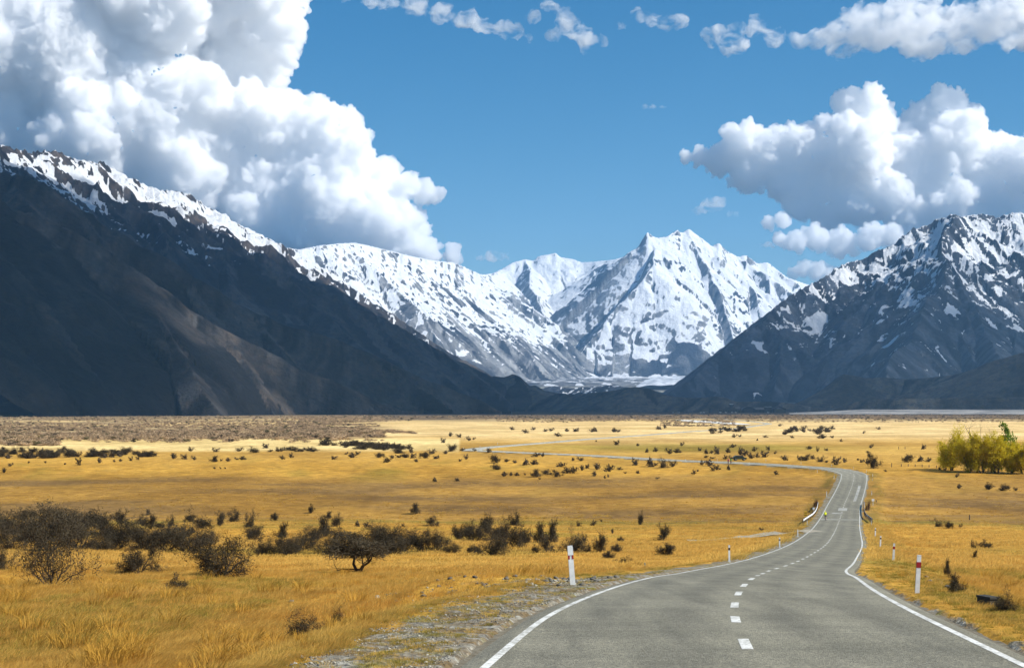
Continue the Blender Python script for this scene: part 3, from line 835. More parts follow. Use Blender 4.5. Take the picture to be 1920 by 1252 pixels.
CY = 29000
LB = [(520, 60, 60), (490, -30, 90), (440, 100, 95, 120), (330, 40, 90, -60), (250, 150, 140), (120, 100, 150), (0, 60, 150), (-100, 150, 200), (60, 250, 140), (200, 260, 130), (330, 230, 110, -40), (390, 190, 60, -60), (430, 230, 70), (480, 235, 80), (560, 235, 60), (600, 228, 42), (640, 240, 42), (650, 295, 60), (560, 320, 90), (450, 330, 100), (340, 330, 90), (240, 330, 80), (610, 380, 85), (685, 355, 62), (722, 322, 30), (762, 347, 30), (800, 360, 26), (700, 415, 72), (760, 425, 45), (745, 465, 48), (800, 478, 32), (850, 482, 20), (620, 440, 60), (540, 410, 80), (660, 460, 55), (470, 410, 60), (385, 275, 75), (160, 330, 90), (60, 330, 80), (100, 0, 160), (250, -60, 150), (400, -60, 120)]
RB = [(1285, 294, 14), (1312, 295, 20), (1350, 300, 32), (1390, 275, 48), (1440, 290, 52), (1400, 330, 36), (1500, 285, 52), (1550, 270, 52), (1590, 203, 34, -30), (1625, 192, 28, -30), (1650, 228, 38), (1600, 290, 75), (1560, 340, 60), (1480, 345, 48), (1680, 290, 66), (1740, 222, 40, 30), (1785, 198, 44, 30), (1825, 225, 36, 30), (1790, 270, 72), (1740, 330, 78), (1860, 292, 52), (1910, 312, 56), (1970, 330, 70), (1850, 360, 62), (1660, 370, 55), (1600, 380, 48), (1500, 390, 30), (1550, 400, 36), (1930, 380, 40), (1780, 385, 50), (1700, 392, 45), (1690, 438, 36), (1760, 430, 40), (1840, 420, 40), (1920, 420, 40), (2040, 360, 90), (2050, 300, 60)]
cloud('huge billowing white cumulus cloud bank rising above the dark left range', LB, CY, 80, 25, 1, puffs=(26, 10), rel=.26, amp=1.9)
cloud('bulging cumulus cloud with two domed heads sitting over the right mountain', RB, CY, 75, 21, 2, puffs=(26, 10), rel=.26, amp=1.9)
cloud('low lumpy white cloud lying under the right cumulus just left of the mountain', [(1465, 450, 14), (1490, 455, 22), (1530, 446, 28), (1580, 452, 30), (1630, 448, 28), (1670, 440, 26), (1440, 418, 14), (1465, 412, 16)], 26900, 80, 20, 31, puffs=(20, 8), rel=.3, amp=1.4)
cloud('flat low white cloud behind the shoulder of the right mountain', [(1488, 512, 14), (1505, 506, 18), (1530, 508, 20), (1555, 515, 18), (1580, 520, 18)], 26900, 110, 20, 3, puffs=(16, 7))
wsp = dict(puffs=(10, 4), rel=.5, amp=1.2, shrink=1.1, squash=.8, torn=330)
cloud('thin ragged white cloud streak along the top just right of the cumulus bank', [(650, -8, 14), (690, -2, 18), (730, 4, 20), (780, 12, 24), (830, 24, 22), (870, 36, 22), (905, 46, 18), (940, 54, 17), (970, 62, 14), (995, 72, 10)], CY, 200, 40, 4, **wsp)
cloud('small broken cloud scrap with a hooked tail at top centre', [(1000, 28, 12), (1030, 12, 15), (1055, 25, 14), (1062, 45, 20), (1040, 68, 15), (1075, 62, 20), (1100, 72, 20), (1125, 76, 12)], CY, 180, 40, 5, **wsp)
cloud('small flat cloud scrap between the two top streaks', [(1168, 48, 10), (1195, 32, 17), (1225, 36, 18), (1250, 46, 16), (1275, 44, 16)], CY, 220, 40, 6, **wsp)
cloud('long torn white cloud reaching the top right corner', [(1322, 62, 12), (1350, 78, 24), (1380, 92, 24), (1385, 60, 18), (1420, 52, 22), (1455, 72, 24), (1500, 76, 20), (1535, 72, 22), (1580, 66, 42), (1630, 50, 56), (1690, 50, 62), (1750, 58, 62), (1810, 50, 60), (1870, 42, 60), (1935, 40, 68), (1725, 100, 24), (1990, 30, 70)], CY, 150, 50, 7, puffs=(10, 4), rel=.45, amp=1.2, shrink=1.02, squash=.8, torn=420)
cloud('faint cloud shred hanging below the left tip of the right cumulus', [(1305, 395, 10), (1325, 388, 16), (1345, 380, 12), (1372, 402, 10)], 26900, 200, 26, 8, **wsp)
cloud('tiny cloud puff above the saddle left of the right mountain', [(1425, 460, 6), (1437, 459, 8), (1448, 461, 6)], 26900, 130, 18, 9, **wsp)
cloud('tiny lens shaped cloud wisp alone in the blue sky', [(1208, 201, 6), (1225, 201, 8), (1243, 200, 8)], CY, 260, 18, 10, puffs=(10, 4), squash=.45, amp=1.2, shrink=1.0, torn=200)
cloud('small cloud wisp trailing off the end of the cumulus bank', [(900, 484, 8), (920, 480, 12), (942, 481, 10)], CY, 170, 20, 12, **wsp)

# unseen clouds added above the frame to shade the slopes, foothills and airfield
def over(label, x, y, z, rx, ry, rz, n, seed, mfp=170):
    rng = np.random.default_rng(seed); pts = []
    for i in range(n):
        a = rng.uniform(0, 2 * math.pi); r = math.sqrt(rng.uniform(0, 1))
        pts.append((x + rx * r * math.cos(a), z + rng.uniform(0, rz), rng.uniform(.30, .5) * min(rx, ry) * (1.15 - .5 * r), y + ry * r * math.sin(a)))
    cloud(label, pts, 0, mfp, 60, seed, puffs=(10, 4), squash=.6, world_pts=True)
over('broad unseen cloud added up sun to shade the left range', 2950, 4800, 3900, 1550, 3100, 500, 90, 71, 300)
over('broad unseen cloud beyond the right edge, added to shade the right mountain', 5850, 8900, 3900, 1800, 1300, 500, 30, 72, 520)
over('long unseen cloud added up sun to shade the airfield and foothills', 5250, 4900, 3900, 1700, 1900, 500, 36, 73, 600)
# ------------------------------------------------------------------ plant materials
def plant_mat(name, a, b, sc=3.0, trans=0.0, rough=.8, obvar=.25):
    N = NT(name)
    f = N.noise(N.coord(), sc, 4, .6)
    c = N.mix(N.ramp(f, [(.35, 0.), (.65, 1.)]), a, b)
    oi = N.n('ObjectInfo')
    k = N.math('ADD', N.math('MULTIPLY', oi.outputs['Random'], obvar * 2), 1 - obvar)
    hs = N.n('HueSaturation'); N.l(k, hs.inputs['Value']); N.l(c, hs.inputs['Color'])
    N.base(hs.outputs[0], rough, .15)
    if trans:
        t = N.n('BsdfTranslucent'); N.l(hs.outputs[0], t.inputs['Color'])
        m = N.n('MixShader'); m.inputs[0].default_value = trans
        N.l(N.b.outputs[0], m.inputs[1]); N.l(t.outputs[0], m.inputs[2]); N.l(m.outputs[0], N.out.inputs[0])
    return N.m
BARK = plant_mat('thorn_bark', (.030, .022, .015), (.062, .047, .034), 6)
TWIG = plant_mat('thorn_twigs', (.040, .031, .018), (.082, .064, .036), 2.0, .15)
TWIGF = plant_mat('far_thorn_twigs', (.050, .038, .025), (.092, .070, .044), .6, .1)
RUSSET = plant_mat('russet_twigs', (.11, .05, .03), (.17, .085, .05), 2.0, .15)
SCRUB = plant_mat('grey_scrub', (.30, .205, .12), (.50, .36, .21), .05, .1, obvar=.35)
OLIVE = plant_mat('olive_scrub', (.065, .060, .022), (.10, .090, .035), .3, .1)
WILLOW = plant_mat('spring_willow', (.44, .34, .012), (.80, .66, .04), .45, .5, obvar=.1)
WBARK = plant_mat('willow_bark', (.09, .06, .035), (.17, .12, .07), 2)
POPLAR = plant_mat('poplar_leaves', (.12, .19, .012), (.24, .34, .03), .8, .3)
GRASS = plant_mat('gold_grass', (.61, .36, .070), (.81, .535, .14), .13, .5, obvar=.14)
GRASS2 = plant_mat('rust_grass', (.46, .25, .034), (.62, .365, .065), .2, .35, obvar=.22)
GREEN = plant_mat('olive_grass', (.23, .175, .026), (.37, .28, .04), .2, .3, obvar=.25)

def slivers(rng, pts, dirs, n, ln, wd, spread=.15, along=.6):
    """n thin pointed twigs or leaves round the given points"""
    i = rng.integers(0, len(pts), n)
    p = pts[i] + rng.normal(0, spread, (n, 3))
    d = dirs[i] * along + rng.normal(0, .6, (n, 3)); d /= np.linalg.norm(d, axis=1)[:, None] + 1e-9
    q = np.cross(d, rng.normal(size=(n, 3))); q /= np.linalg.norm(q, axis=1)[:, None] + 1e-9
    L = ln * rng.uniform(.5, 1.3, n)[:, None]; W = wd * rng.uniform(.6, 1.4, n)[:, None]
    V = np.stack([p - q * W, p + q * W, p + d * L], 1).reshape(-1, 3)
    return V, np.arange(3 * n).reshape(-1, 3)

def grow(rng, stems, h, spread, levels, r0, sides=4, kids=(3, 5), up=.5, wander=.25, start=None):
    """recursive branching; returns tube set and the twiggy points with directions"""
    mb = MB(); pts = []; dirs = []
    def br(p, d, L, r, lev):
        n = 4; P = [p.copy()]; dd = d.copy()
        for k in range(n):
            dd = dd + rng.normal(0, wander, 3) + np.array([0, 0, .06 * up]); dd /= np.linalg.norm(dd)
            p = p + dd * L / n; P.append(p.copy())
            if lev >= levels - 1: pts.append(p.copy()); dirs.append(dd.copy())
        mb.tube([Vector(q) for q in P], [r * (1 - .6 * k / n) for k in range(n + 1)], sides if lev < 2 else 3, caps=False)
        if lev < levels:
            for _ in range(rng.integers(*kids)):
                k = rng.integers(1, n + 1)
                e = dd + rng.normal(0, .75, 3) + np.array([0, 0, up * .4]); e /= np.linalg.norm(e)
                br(P[k].copy(), e, L * rng.uniform(.5, .78), r * (1 - .6 * k / n) * .6, lev + 1)
    for s in range(stems):
        a = 2 * math.pi * (s + rng.uniform(0, .8)) / stems
        t = spread * rng.uniform(.35, 1.1)
        d = np.array([math.cos(a) * t, math.sin(a) * t, 1.0]); d /= np.linalg.norm(d)
        p = np.array([math.cos(a), math.sin(a), 0]) * .06 * h if start is None else np.array(start, float)
        br(p, d, h * rng.uniform(.45, .7), r0 * rng.uniform(.7, 1.2), 0)
    return mb, np.array(pts), np.array(dirs)

def normalise(V, w, h):
    lo = np.percentile(V, 1, axis=0); hi = np.percentile(V, 99, axis=0)
    s = np.array([w / (hi[0] - lo[0]), w / (hi[1] - lo[1]), h / hi[2]])
    return s, np.array([(lo[0] + hi[0]) / 2, (lo[1] + hi[1]) / 2, 0])

BUSH = {'open': [], 'near': [], 'tree': [], 'mid': [], 'far': []}
def bush_proto(kind, seed):
    """unit sized bush: 1 wide, 1 high"""
    rng = np.random.default_rng(seed)
    if kind == 'near':
        mb, p, d = grow(rng, 8, 1.0, 1.0, 3, .022, 4, (3, 6), .35)
        V, Fc = slivers(rng, p, d, 7000, .085, .0062, .05)
    elif kind == 'tree':
        mb, p, d = grow(rng, 3, 1.0, .8, 3, .035, 5, (3, 6), .4)
        p2 = p[:, 2] > .45 * p[:, 2].max()
        V, Fc = slivers(rng, p[p2], d[p2], 6500, .085, .0075, .045)
    elif kind == 'mid':
        mb, p, d = grow(rng, 6, 1.0, .9, 2, .022, 3, (3, 5), .4)
        V, Fc = slivers(rng, p, d, 2000, .17, .012, .07)
    else:
        mb, p, d = grow(rng, 4, 1.0, .8, 1, .03, 3, (2, 4), .4)
        V, Fc = slivers(rng, p, d, 130, .36, .055, .10)
    bv = np.array([tuple(v) for v in mb.v])
    s, o = normalise(V, 1.0, 1.0)
    V = (V - o) * s; bv = (bv - o) * s
    return bv, mb.f, V, Fc
for i in range(4):
    bv, bf, V, Fc = bush_proto('near', 100 + i)
    m1 = bpy.data.meshes.new('thorn_bush_branches'); m1.from_pydata(bv.tolist(), [], bf); m1.materials.append(BARK)
    m2 = npmesh('thorn_bush_twigs', V, Fc); m2.materials.append(TWIG)
    BUSH['near'].append((m1, m2))
bv, bf, V, Fc = bush_proto('near', 117)
m1 = bpy.data.meshes.new('open_bush_branches'); m1.from_pydata(bv.tolist(), [], bf); m1.materials.append(BARK)
m2 = npmesh('open_bush_twigs', V[:3 * 3600], Fc[:3600]); m2.materials.append(TWIG)
BUSH['open'].append((m1, m2))
for i in range(2):
    bv, bf, V, Fc = bush_proto('tree', 140 + i)
    m1 = bpy.data.meshes.new('thorn_tree_branches'); m1.from_pydata(bv.tolist(), [], bf); m1.materials.append(BARK)
    m2 = npmesh('thorn_tree_twigs', V, Fc); m2.materials.append(TWIG)
    BUSH['tree'].append((m1, m2))
def joined(name, bv, bf, V, Fc, mats):
    tri = [tuple(f) for f in bf] + [tuple(int(q) + len(bv) for q in f) for f in Fc]
    me = bpy.data.meshes.new(name); me.from_pydata(np.concatenate([bv, V]).tolist(), [], tri)
    me.polygons.foreach_set('material_index', [0] * len(bf) + [1] * len(Fc))
    for m in mats: me.materials.append(m)
    me.update(); return me
for i in range(5):
    BUSH['mid'].append(joined('thorn_bush', *bush_proto('mid', 200 + i), (BARK, TWIG)))
for i in range(4):
    BUSH['far'].append(joined('thorn_bush', *bush_proto('far', 300 + i), (BARK, TWIGF)))
RUSSET_ME = joined('russet_shrub', *bush_proto('mid', 231), (BARK, RUSSET))

brng = random.Random(5)
BUSHES = []
def bush(u, v, w, h, label, group=None, form=None, name=None, cat='bush', sink=.0):
    """w, h: size of the crown in picture pixels at its distance; collected here, built below"""
    if form is None: form = 'near' if w >= 38 and v > 1000 else ('mid' if w > 15 else 'far')
    BUSHES.append([u, v, w, h, label, group, form, name, cat])
def build_bush(u, v, w, h, label, group, form, name, cat):
    p = at(u, v); k = pxm(p)
    f = .86 if group and v > 970 and form == 'near' else 1.12
    W, H = w / k * (1.12 if f > 1 else 1.0), h / k * f + (.2 if v > 1000 else 0)
    rz = brng.uniform(0, 6.28)
    loc = (p.x, p.y, p.z - .05)
    if form in ('near', 'tree', 'open'):
        o = empty(name or ('thorn_tree' if form == 'tree' else 'thorn_bush'), loc, rz)
        o.scale = (W, W, H)
        m1, m2 = brng.choice(BUSH[form])
        link('branches', m1, None, o); link('twigs', m2, None, o)
    else:
        me = RUSSET_ME if form == 'russet' else brng.choice(BUSH[form])
        o = link(name or 'thorn_bush', me); o.location = loc; o.rotation_euler = (0, 0, rz); o.scale = (W, W, H)
    tag(o, label, cat, group)
    return o
_ONE = ['', 'first', 'second', 'third', 'fourth', 'fifth', 'sixth', 'seventh', 'eighth', 'ninth', 'tenth', 'eleventh', 'twelfth', 'thirteenth', 'fourteenth', 'fifteenth', 'sixteenth', 'seventeenth', 'eighteenth', 'nineteenth']
def ordinal(n):
    if n < 20: return _ONE[n]
    t, q = divmod(n, 10); T_ = ['', '', 'twent', 'thirt', 'fort', 'fift'][t]
    return T_ + 'ieth' if q == 0 else T_ + 'y-' + _ONE[q]

# large bushes of the foreground, each with its own description
bush(106, 1102, 128, 100, 'large open thornbush with long low branches at left, nearest of the thicket', form='open')
bush(-12, 1072, 70, 52, 'dark thornbush cut off by the left edge of the picture', form='near')
bush(255, 1076, 76, 56, 'rounded dark thornbush in golden grass between the two largest bushes')
bush(422, 1082, 122, 92, 'dense dome shaped thornbush, the tallest solid bush in the golden foreground')
bush(668, 1074, 88, 60, 'thorn tree with a bare forked trunk and flat crown in golden grass', form='tree', cat='small tree')
bush(567, 1204, 62, 42, 'dark tangled shrub sunk in tall grass above the gravel shoulder', form='near')
bush(632, 1170, 22, 20, 'tiny dead twiggy shrub right of the tangled grass shrub', form='mid')
bush(330, 1112, 34, 26, 'thin leafless shrub standing alone below the dome shaped bush', form='mid')
bush(925, 1041, 52, 44, 'spiky upright bush in front of the right end of the thicket', form='near')
bush(1075, 1035, 50, 36, 'dark round bush directly behind the nearest left marker post', form='near')
bush(890, 1038, 26, 13, 'low curved branch bush left of the spiky upright bush', form='mid')
bush(1027, 1035, 30, 26, 'loose grey bush just left of the nearest left marker post', form='mid')
bush(1125, 1037, 24, 31, 'two tiered narrow bush right of the nearest left marker post', form='mid')
bush(1155, 1036, 20, 12, 'small low bush right of the two tiered narrow bush', form='mid')
bush(1103, 1036, 22, 12, 'small low bush between the round bush and the two tiered bush', form='mid')
bush(1140, 1050, 22, 12, 'flat little bush in front of the two tiered narrow bush', form='mid')
bush(1168, 1058, 24, 10, 'low sprawling bush nearest the short grey stake', form='mid')
bush(1243, 1013, 26, 26, 'solitary rounded thorn tree on the plain above the side track', form='mid')
bush(1250, 1041, 34, 18, 'dark low bush on its own near the left road edge', form='mid')
bush(1201, 984, 12, 24, 'slim upright thorn tree alone on the olive strip', form='mid')
bush(777, 963, 20, 19, 'compact round bush standing alone on the dull brown flat', form='mid')
bush(584, 962, 11, 16, 'small upright bush alone on the brown flat left of the round one', form='mid')
bush(812, 986, 24, 18, 'branching bush alone behind the middle of the thicket', form='mid')
bush(632, 987, 20, 23, 'forked tree like bush alone behind the thicket', form='mid')
bush(614, 972, 15, 13, 'small bush leaning beside the forked tree like bush', form='mid')
bush(514, 976, 14, 14, 'tight little bush alone on golden grass behind the left thicket', form='mid')
bush(1889, 1146, 50, 24, 'grey straggling bush beside the dark concrete block', form='near')
bush(1795, 1108, 34, 20, 'sparse grey shrub among stones below the nearest right marker post', form='mid')
bush(1775, 1078, 14, 24, 'dark upright tuft shrub behind the nearest right marker post', form='mid')
bush(1824, 1028, 14, 13, 'small dark bush alone on the golden slope at right', form='mid')
bush(1846, 1028, 22, 12, 'low wide bush right of a small one on the green strip', form='mid')
bush(1760, 988, 20, 15, 'dark twin headed bush on the plain right of the bridge', form='mid')
bush(1780, 991, 15, 13, 'low bush touching the twin headed bush right of the bridge', form='mid')
bush(1640, 878, 21, 27, 'tall double bush just right of the far road bend', form='mid')
bush(1855, 918, 17, 13, 'round bush below the willows, left one of a pair', form='mid')
bush(1883, 920, 18, 12, 'wide bush below the willows, right one of a pair', form='mid')
bush(1701, 867, 20, 14, 'largest bush between the road bend and the willow clump', form='mid')
bush(1529, 950, 9, 13, 'russet shrub growing behind the left bridge rail', form='russet', name='russet_shrub')
bush(1627, 957, 9, 16, 'russet shrub growing behind the right bridge rail', form='russet', name='russet_shrub')

T = 'in the left foreground thicket'
for a in [(20, 1032, 90, 72), (92, 1036, 100, 88), (150, 1030, 95, 78), (190, 1034, 66, 42), (222, 1030, 84, 62), (270, 1032, 82, 62), (312, 1033, 76, 54), (352, 1037, 74, 56), (30, 1002, 80, 46), (88, 990, 64, 44), (150, 998, 70, 40), (196, 1000, 50, 32), (390, 1022, 44, 34), (300, 1010, 46, 28), (250, 1008, 50, 32), (60, 1015, 80, 56), (125, 1012, 80, 56), (5, 985, 50, 30), (50, 976, 34, 24)]:
    bush(*a, T, 'thornbushes of the left thicket')
T = 'in the middle foreground thicket'
for a in [(500, 1042, 66, 42), (540, 1040, 60, 38), (570, 1032, 50, 48), (606, 1006, 30, 34), (615, 1036, 74, 46), (640, 1040, 60, 36), (592, 1012, 46, 30), (700, 1036, 74, 62), (722, 1037, 70, 60), (760, 1032, 48, 46), (786, 1032, 36, 30), (640, 1012, 38, 26), (815, 1033, 60, 44), (846, 1038, 40, 22), (680, 1040, 50, 36), (740, 1038, 60, 30), (526, 1010, 26, 26), (550, 1036, 44, 30), (475, 1012, 44, 30), (470, 988, 22, 28)]:
    bush(*a, T, 'thornbushes of the middle thicket')
T = 'in the clump ending the foreground thicket'
for a in [(860, 1013, 26, 26), (890, 1016, 46, 34), (910, 1000, 24, 32), (932, 1016, 56, 40), (965, 1024, 48, 56), (968, 984, 26, 24), (945, 1008, 40, 34), (985, 1020, 32, 30), (1010, 1018, 28, 34), (1032, 1018, 28, 38), (880, 1004, 30, 24)]:
    bush(*a, T, 'thornbushes of the right clump')
T = 'among those dotted behind the left thicket'
for a in [(229, 984, 32, 27), (190, 982, 40, 20), (265, 986, 18, 20), (283, 992, 20, 26), (300, 990, 20, 12), (322, 986, 18, 19), (355, 978, 20, 13), (382, 992, 32, 20), (345, 1008, 30, 24), (417, 972, 18, 14), (413, 986, 16, 22), (442, 977, 26, 22), (360, 1000, 14, 10), (670, 987, 10, 11), (687, 987, 11, 9), (756, 988, 7, 7), (735, 1005, 5, 6), (277, 966, 10, 12)]:
    bush(*a, T, 'bushes dotted behind the thicket')
T = 'on open grass between thicket and road'
for a in [(1086, 986, 10, 9), (1113, 985, 9, 11), (1127, 978, 5, 5), (1148, 1000, 5, 9), (1163, 1017, 13, 8), (1005, 1036, 18, 11), (1095, 1016, 12, 14), (1427, 994, 10, 5), (1185, 1016, 6, 4)]:
    bush(*a, T, 'small bushes between thicket and road', form='mid' if a[2] > 9 else 'far')
T = 'in the cluster below the far road loop'
for a in [(878, 826, 10, 9), (889, 824, 6, 5), (867, 845, 8, 5), (889, 846, 9, 6), (916, 849, 12, 9), (874, 861, 9, 10), (863, 865, 6, 5), (929, 868, 18, 14), (929, 881, 18, 12), (946, 893, 11, 9), (958, 892, 6, 7), (969, 892, 9, 6), (984, 891, 4, 5), (986, 872, 14, 11), (1002, 871, 14, 9), (1003, 894, 20, 14), (1026, 890, 19, 10), (1046, 894, 17, 12), (1062, 887, 15, 11), (1075, 887, 13, 13), (1052, 875, 15, 9), (1074, 864, 7, 6), (1088, 864, 13, 8), (1091, 882, 8, 10), (1101, 878, 8, 8), (1119, 880, 14, 12), (1142, 884, 15, 14), (1114, 893, 9, 10), (1134, 897, 4, 6), (1140, 895, 4, 6), (1162, 881, 10, 5), (1191, 872, 12, 13), (1219, 875, 15, 17), (1245, 877, 18, 18), (1262, 875, 14, 12), (1196, 888, 8, 6), (1233, 898, 8, 4), (1172, 888, 5, 4), (1005, 856, 14, 8), (1017, 856, 8, 8), (950, 866, 10, 6), (965, 868, 9, 6), (1230, 873, 8, 6), (1301, 889, 8, 8), (1012, 899, 5, 4)]:
    bush(*a, T, 'bushes below the far road loop')
T = 'inside the far road loop'
for a in [(1156, 834, 10, 9), (1196, 836, 6, 5), (1213, 848, 7, 7), (1229, 847, 8, 8), (1254, 851, 14, 12), (1270, 849, 14, 8), (1279, 836, 8, 8), (1312, 845, 7, 6), (1324, 851, 9, 9), (1334, 850, 7, 6), (1344, 851, 11, 14), (1365, 849, 8, 9), (1374, 839, 10, 7), (1324, 858, 7, 5), (1336, 860, 9, 4), (1118, 828, 4, 3)]:
    bush(*a, T, 'bushes inside the far road loop')
T = 'in the loose group beyond the far bend'
for a in [(1389, 853, 11, 16), (1396, 855, 9, 13), (1405, 859, 11, 14), (1411, 860, 9, 8), (1415, 846, 11, 9), (1420, 858, 7, 9), (1434, 857, 13, 12), (1440, 844, 8, 8), (1454, 851, 6, 6), (1471, 863, 11, 10), (1507, 864, 18, 11), (1499, 862, 8, 8), (1524, 861, 10, 8), (1539, 866, 16, 11), (1550, 867, 8, 4), (1569, 871, 13, 16), (1562, 868, 6, 5), (1583, 867, 10, 9), (1609, 863, 5, 4), (1616, 867, 7, 6), (1625, 869, 15, 10), (1517, 842, 11, 6), (1533, 847, 6, 10), (1549, 845, 8, 5), (1634, 840, 9, 8), (1577, 828, 5, 5), (1560, 821, 6, 5), (1541, 822, 14, 9), (1485, 821, 6, 5), (1647, 805, 9, 5), (1620, 813, 5, 6), (1377, 820, 10, 7), (1387, 819, 7, 5), (1435, 820, 9, 4), (1420, 826, 4, 4), (1463, 799, 8, 5), (1360, 861, 8, 8), (1369, 861, 8, 8), (1726, 865, 13, 10), (1741, 866, 9, 9), (1732, 842, 10, 9), (1627, 849, 5, 4)]:
    bush(*a, T, 'bushes beyond the far road bend')
T = 'just below the far road stretch'
for a in [(1317, 872, 10, 10), (1330, 874, 14, 13), (1336, 883, 9, 10), (1345, 881, 11, 9), (1455, 890, 8, 8), (1366, 881, 7, 9), (1308, 884, 5, 4)]:
    bush(*a, T, 'bushes short of the far bend')
T = 'on the grass below the willows'
for a in [(1795, 895, 8, 9), (1799, 916, 9, 9), (1904, 920, 8, 7), (1773, 882, 6, 6), (1801, 990, 7, 9), (1826, 1048, 10, 12), (1850, 1091, 6, 5), (1762, 881, 5, 6), (1660, 884, 5, 4)]:
    bush(*a, T, 'bushes near the willows', form='mid' if a[2] > 9 else 'far')
T = 'on the plain left of the far road'
for a in [(20, 874, 10, 7), (54, 868, 4, 4), (85, 868, 5, 4), (122, 871, 5, 4), (147, 872, 10, 15), (186, 868, 9, 10), (214, 866, 5, 5), (226, 865, 6, 5), (245, 864, 7, 8), (258, 862, 7, 6), (325, 860, 13, 11), (345, 861, 13, 10), (363, 862, 10, 9), (400, 866, 16, 11), (415, 864, 5, 4), (428, 865, 9, 7), (358, 846, 11, 9), (405, 847, 13, 8), (443, 862, 9, 5), (455, 862, 12, 7), (449, 846, 15, 8), (475, 849, 21, 11), (498, 840, 12, 9), (507, 847, 8, 5), (529, 861, 8, 8), (546, 858, 9, 9), (627, 861, 12, 7), (661, 858, 15, 10), (650, 852, 8, 5), (713, 858, 17, 9), (735, 859, 9, 6), (747, 858, 10, 6), (760, 858, 19, 9), (775, 859, 13, 10), (795, 859, 19, 11), (818, 860, 12, 6), (726, 867, 13, 10), (780, 866, 7, 6), (767, 842, 13, 9), (771, 849, 9, 9), (810, 851, 15, 10), (847, 846, 19, 13), (835, 851, 8, 6), (402, 879, 4, 4), (413, 879, 4, 4), (422, 879, 4, 4), (815, 903, 9, 8), (857, 902, 10, 6), (671, 852, 9, 6), (8, 886, 8, 9), (845, 818, 8, 8), (860, 820, 10, 7), (831, 830, 9, 9)]:
    bush(*a, T, 'bushes scattered on the left of the plain')
T = 'in the long far belt at left'
for i in range(56):
    t = brng.random(); u = 282 * t
    v = 861 - 4 * t + brng.uniform(-14 + 6 * t, 0)
    bush(u, v, brng.uniform(12, 24), brng.uniform(7, 12), T, 'far left belt of bushes')
T = 'in the broad far thicket'
for i in range(44):
    t = brng.random(); u = 604 + 150 * t
    bush(u, 832 + 13 * t + brng.uniform(-5, 5), brng.uniform(12, 22), brng.uniform(6, 10), T, 'far middle thicket')
for i in range(10):
    bush(522 + 7.5 * i, 846 + brng.uniform(-2, 2), brng.uniform(11, 17), brng.uniform(6, 9), 'in the short far row', 'short far row of bushes')
T = 'in the bright belt beyond the road loop'
for i in range(26):
    bush(1469 + brng.uniform(0, 94), 812 + brng.uniform(-7, 3), brng.uniform(8, 14), brng.uniform(5, 8), T, 'bright far belt of bushes')
for i in range(18):
    t = brng.random()
    bush(1330 + 78 * t, 812 - 8 * t + brng.uniform(-4, 3), brng.uniform(7, 12), brng.uniform(5, 8), T, 'bright far belt of bushes')
for u, v in [(1023, 809), (1034, 808), (1046, 818), (1063, 809), (1080, 809), (1109, 810), (1115, 809), (1152, 810), (1159, 810), (1235, 805), (1246, 803), (960, 806), (985, 812), (1000, 806)]:
    bush(u, v, brng.uniform(7, 12), brng.uniform(5, 8), 'on the bright straw above the far road', 'bushes above the far road')

# the 300 largest are things of their own, the rest one mass
order = sorted(range(len(BUSHES)), key=lambda i: -BUSHES[i][2] * BUSHES[i][3] - (1e6 if not BUSHES[i][5] else 0))
big_ = set(order[:300])
cnt = {}
for i in sorted(big_, key=lambda i: BUSHES[i][0]):
    q = BUSHES[i]
    if q[5]:
        cnt[q[4]] = cnt.get(q[4], 0) + 1
        asp = q[2] / q[3]
        shape = 'wide low' if asp > 1.75 else ('tall narrow' if asp < .95 else 'rounded')
        q[4] = '%s bush, %s from the left %s' % (shape, ordinal(cnt[q[4]]), q[4])
    build_bush(*q)
REST = [BUSHES[i] for i in order[300:]]

# ------------------------------------------------------------------ willow clump at the right
def tree(u, v, w, h, label, seed, name='willow_tree', leaf=WILLOW, bare=False, trunk_free=.05, cat='tree', group=None, nl=15000, lsz=(.50, .075), stems=4, spread=.45):
    p = at(u, v); k = pxm(p); W, H = w / k, h / k
    rng = np.random.default_rng(seed)
    mb, pts, dirs = grow(rng, stems, 1.0, spread, 3, .022, 5, (3, 5), 1.1, .18)
    bv = np.array([tuple(q) for q in mb.v])
    src = bv if bare else pts
    s, o = normalise(src, W * (1 if bare else .88), H * (1 if bare else .93))
    root = empty(name, (p.x, p.y, p.z - .1)); W *= 1.12
    me = bpy.data.meshes.new('trunk'); me.from_pydata(((bv - o) * s).tolist(), [], mb.f)
    link('trunk', me, WBARK, root)
    if not bare:
        P = (pts - o) * s
        # fill the crown between the limbs so that it hangs together in clumps
        ex = []
        for q in P[rng.integers(0, len(P), 260)]:
            ex.append(q + rng.normal(0, .055 * W, (10, 3)) - np.array([0, 0, abs(rng.normal(0, .10)) * H]))
        ex = np.concatenate(ex); ex = ex[ex[:, 2] > trunk_free * H]
        allp = np.concatenate([P, ex]); alld = np.concatenate([dirs, np.tile([0, 0, 1.0], (len(ex), 1))])
        V, Fc = slivers(rng, allp, alld, nl, *lsz, spread=.22, along=.9)
        link('crown', npmesh('crown', V, Fc), leaf, root)
    tag(root, label, cat, group)
    return root
tree(1788, 882, 56, 84, 'yellow green willow at the left end of the clump, with a pointed top', 401)
tree(1815, 885, 52, 66, 'yellow green willow second from the left in the clump', 402)
tree(1843, 886, 58, 76, 'broad yellow green willow in the middle of the clump', 403)
tree(1868, 887, 50, 78, 'willow with an orange tinge right of the middle of the clump', 404)
tree(1893, 887, 48, 60, 'lower yellow green willow under the bright leafy poplar', 405)
tree(1918, 888, 56, 58, 'yellow green willow cut off by the right edge of the picture', 406)
tree(1772, 880, 30, 50, 'small willow leaning out at the far left of the clump', 407, nl=2200)
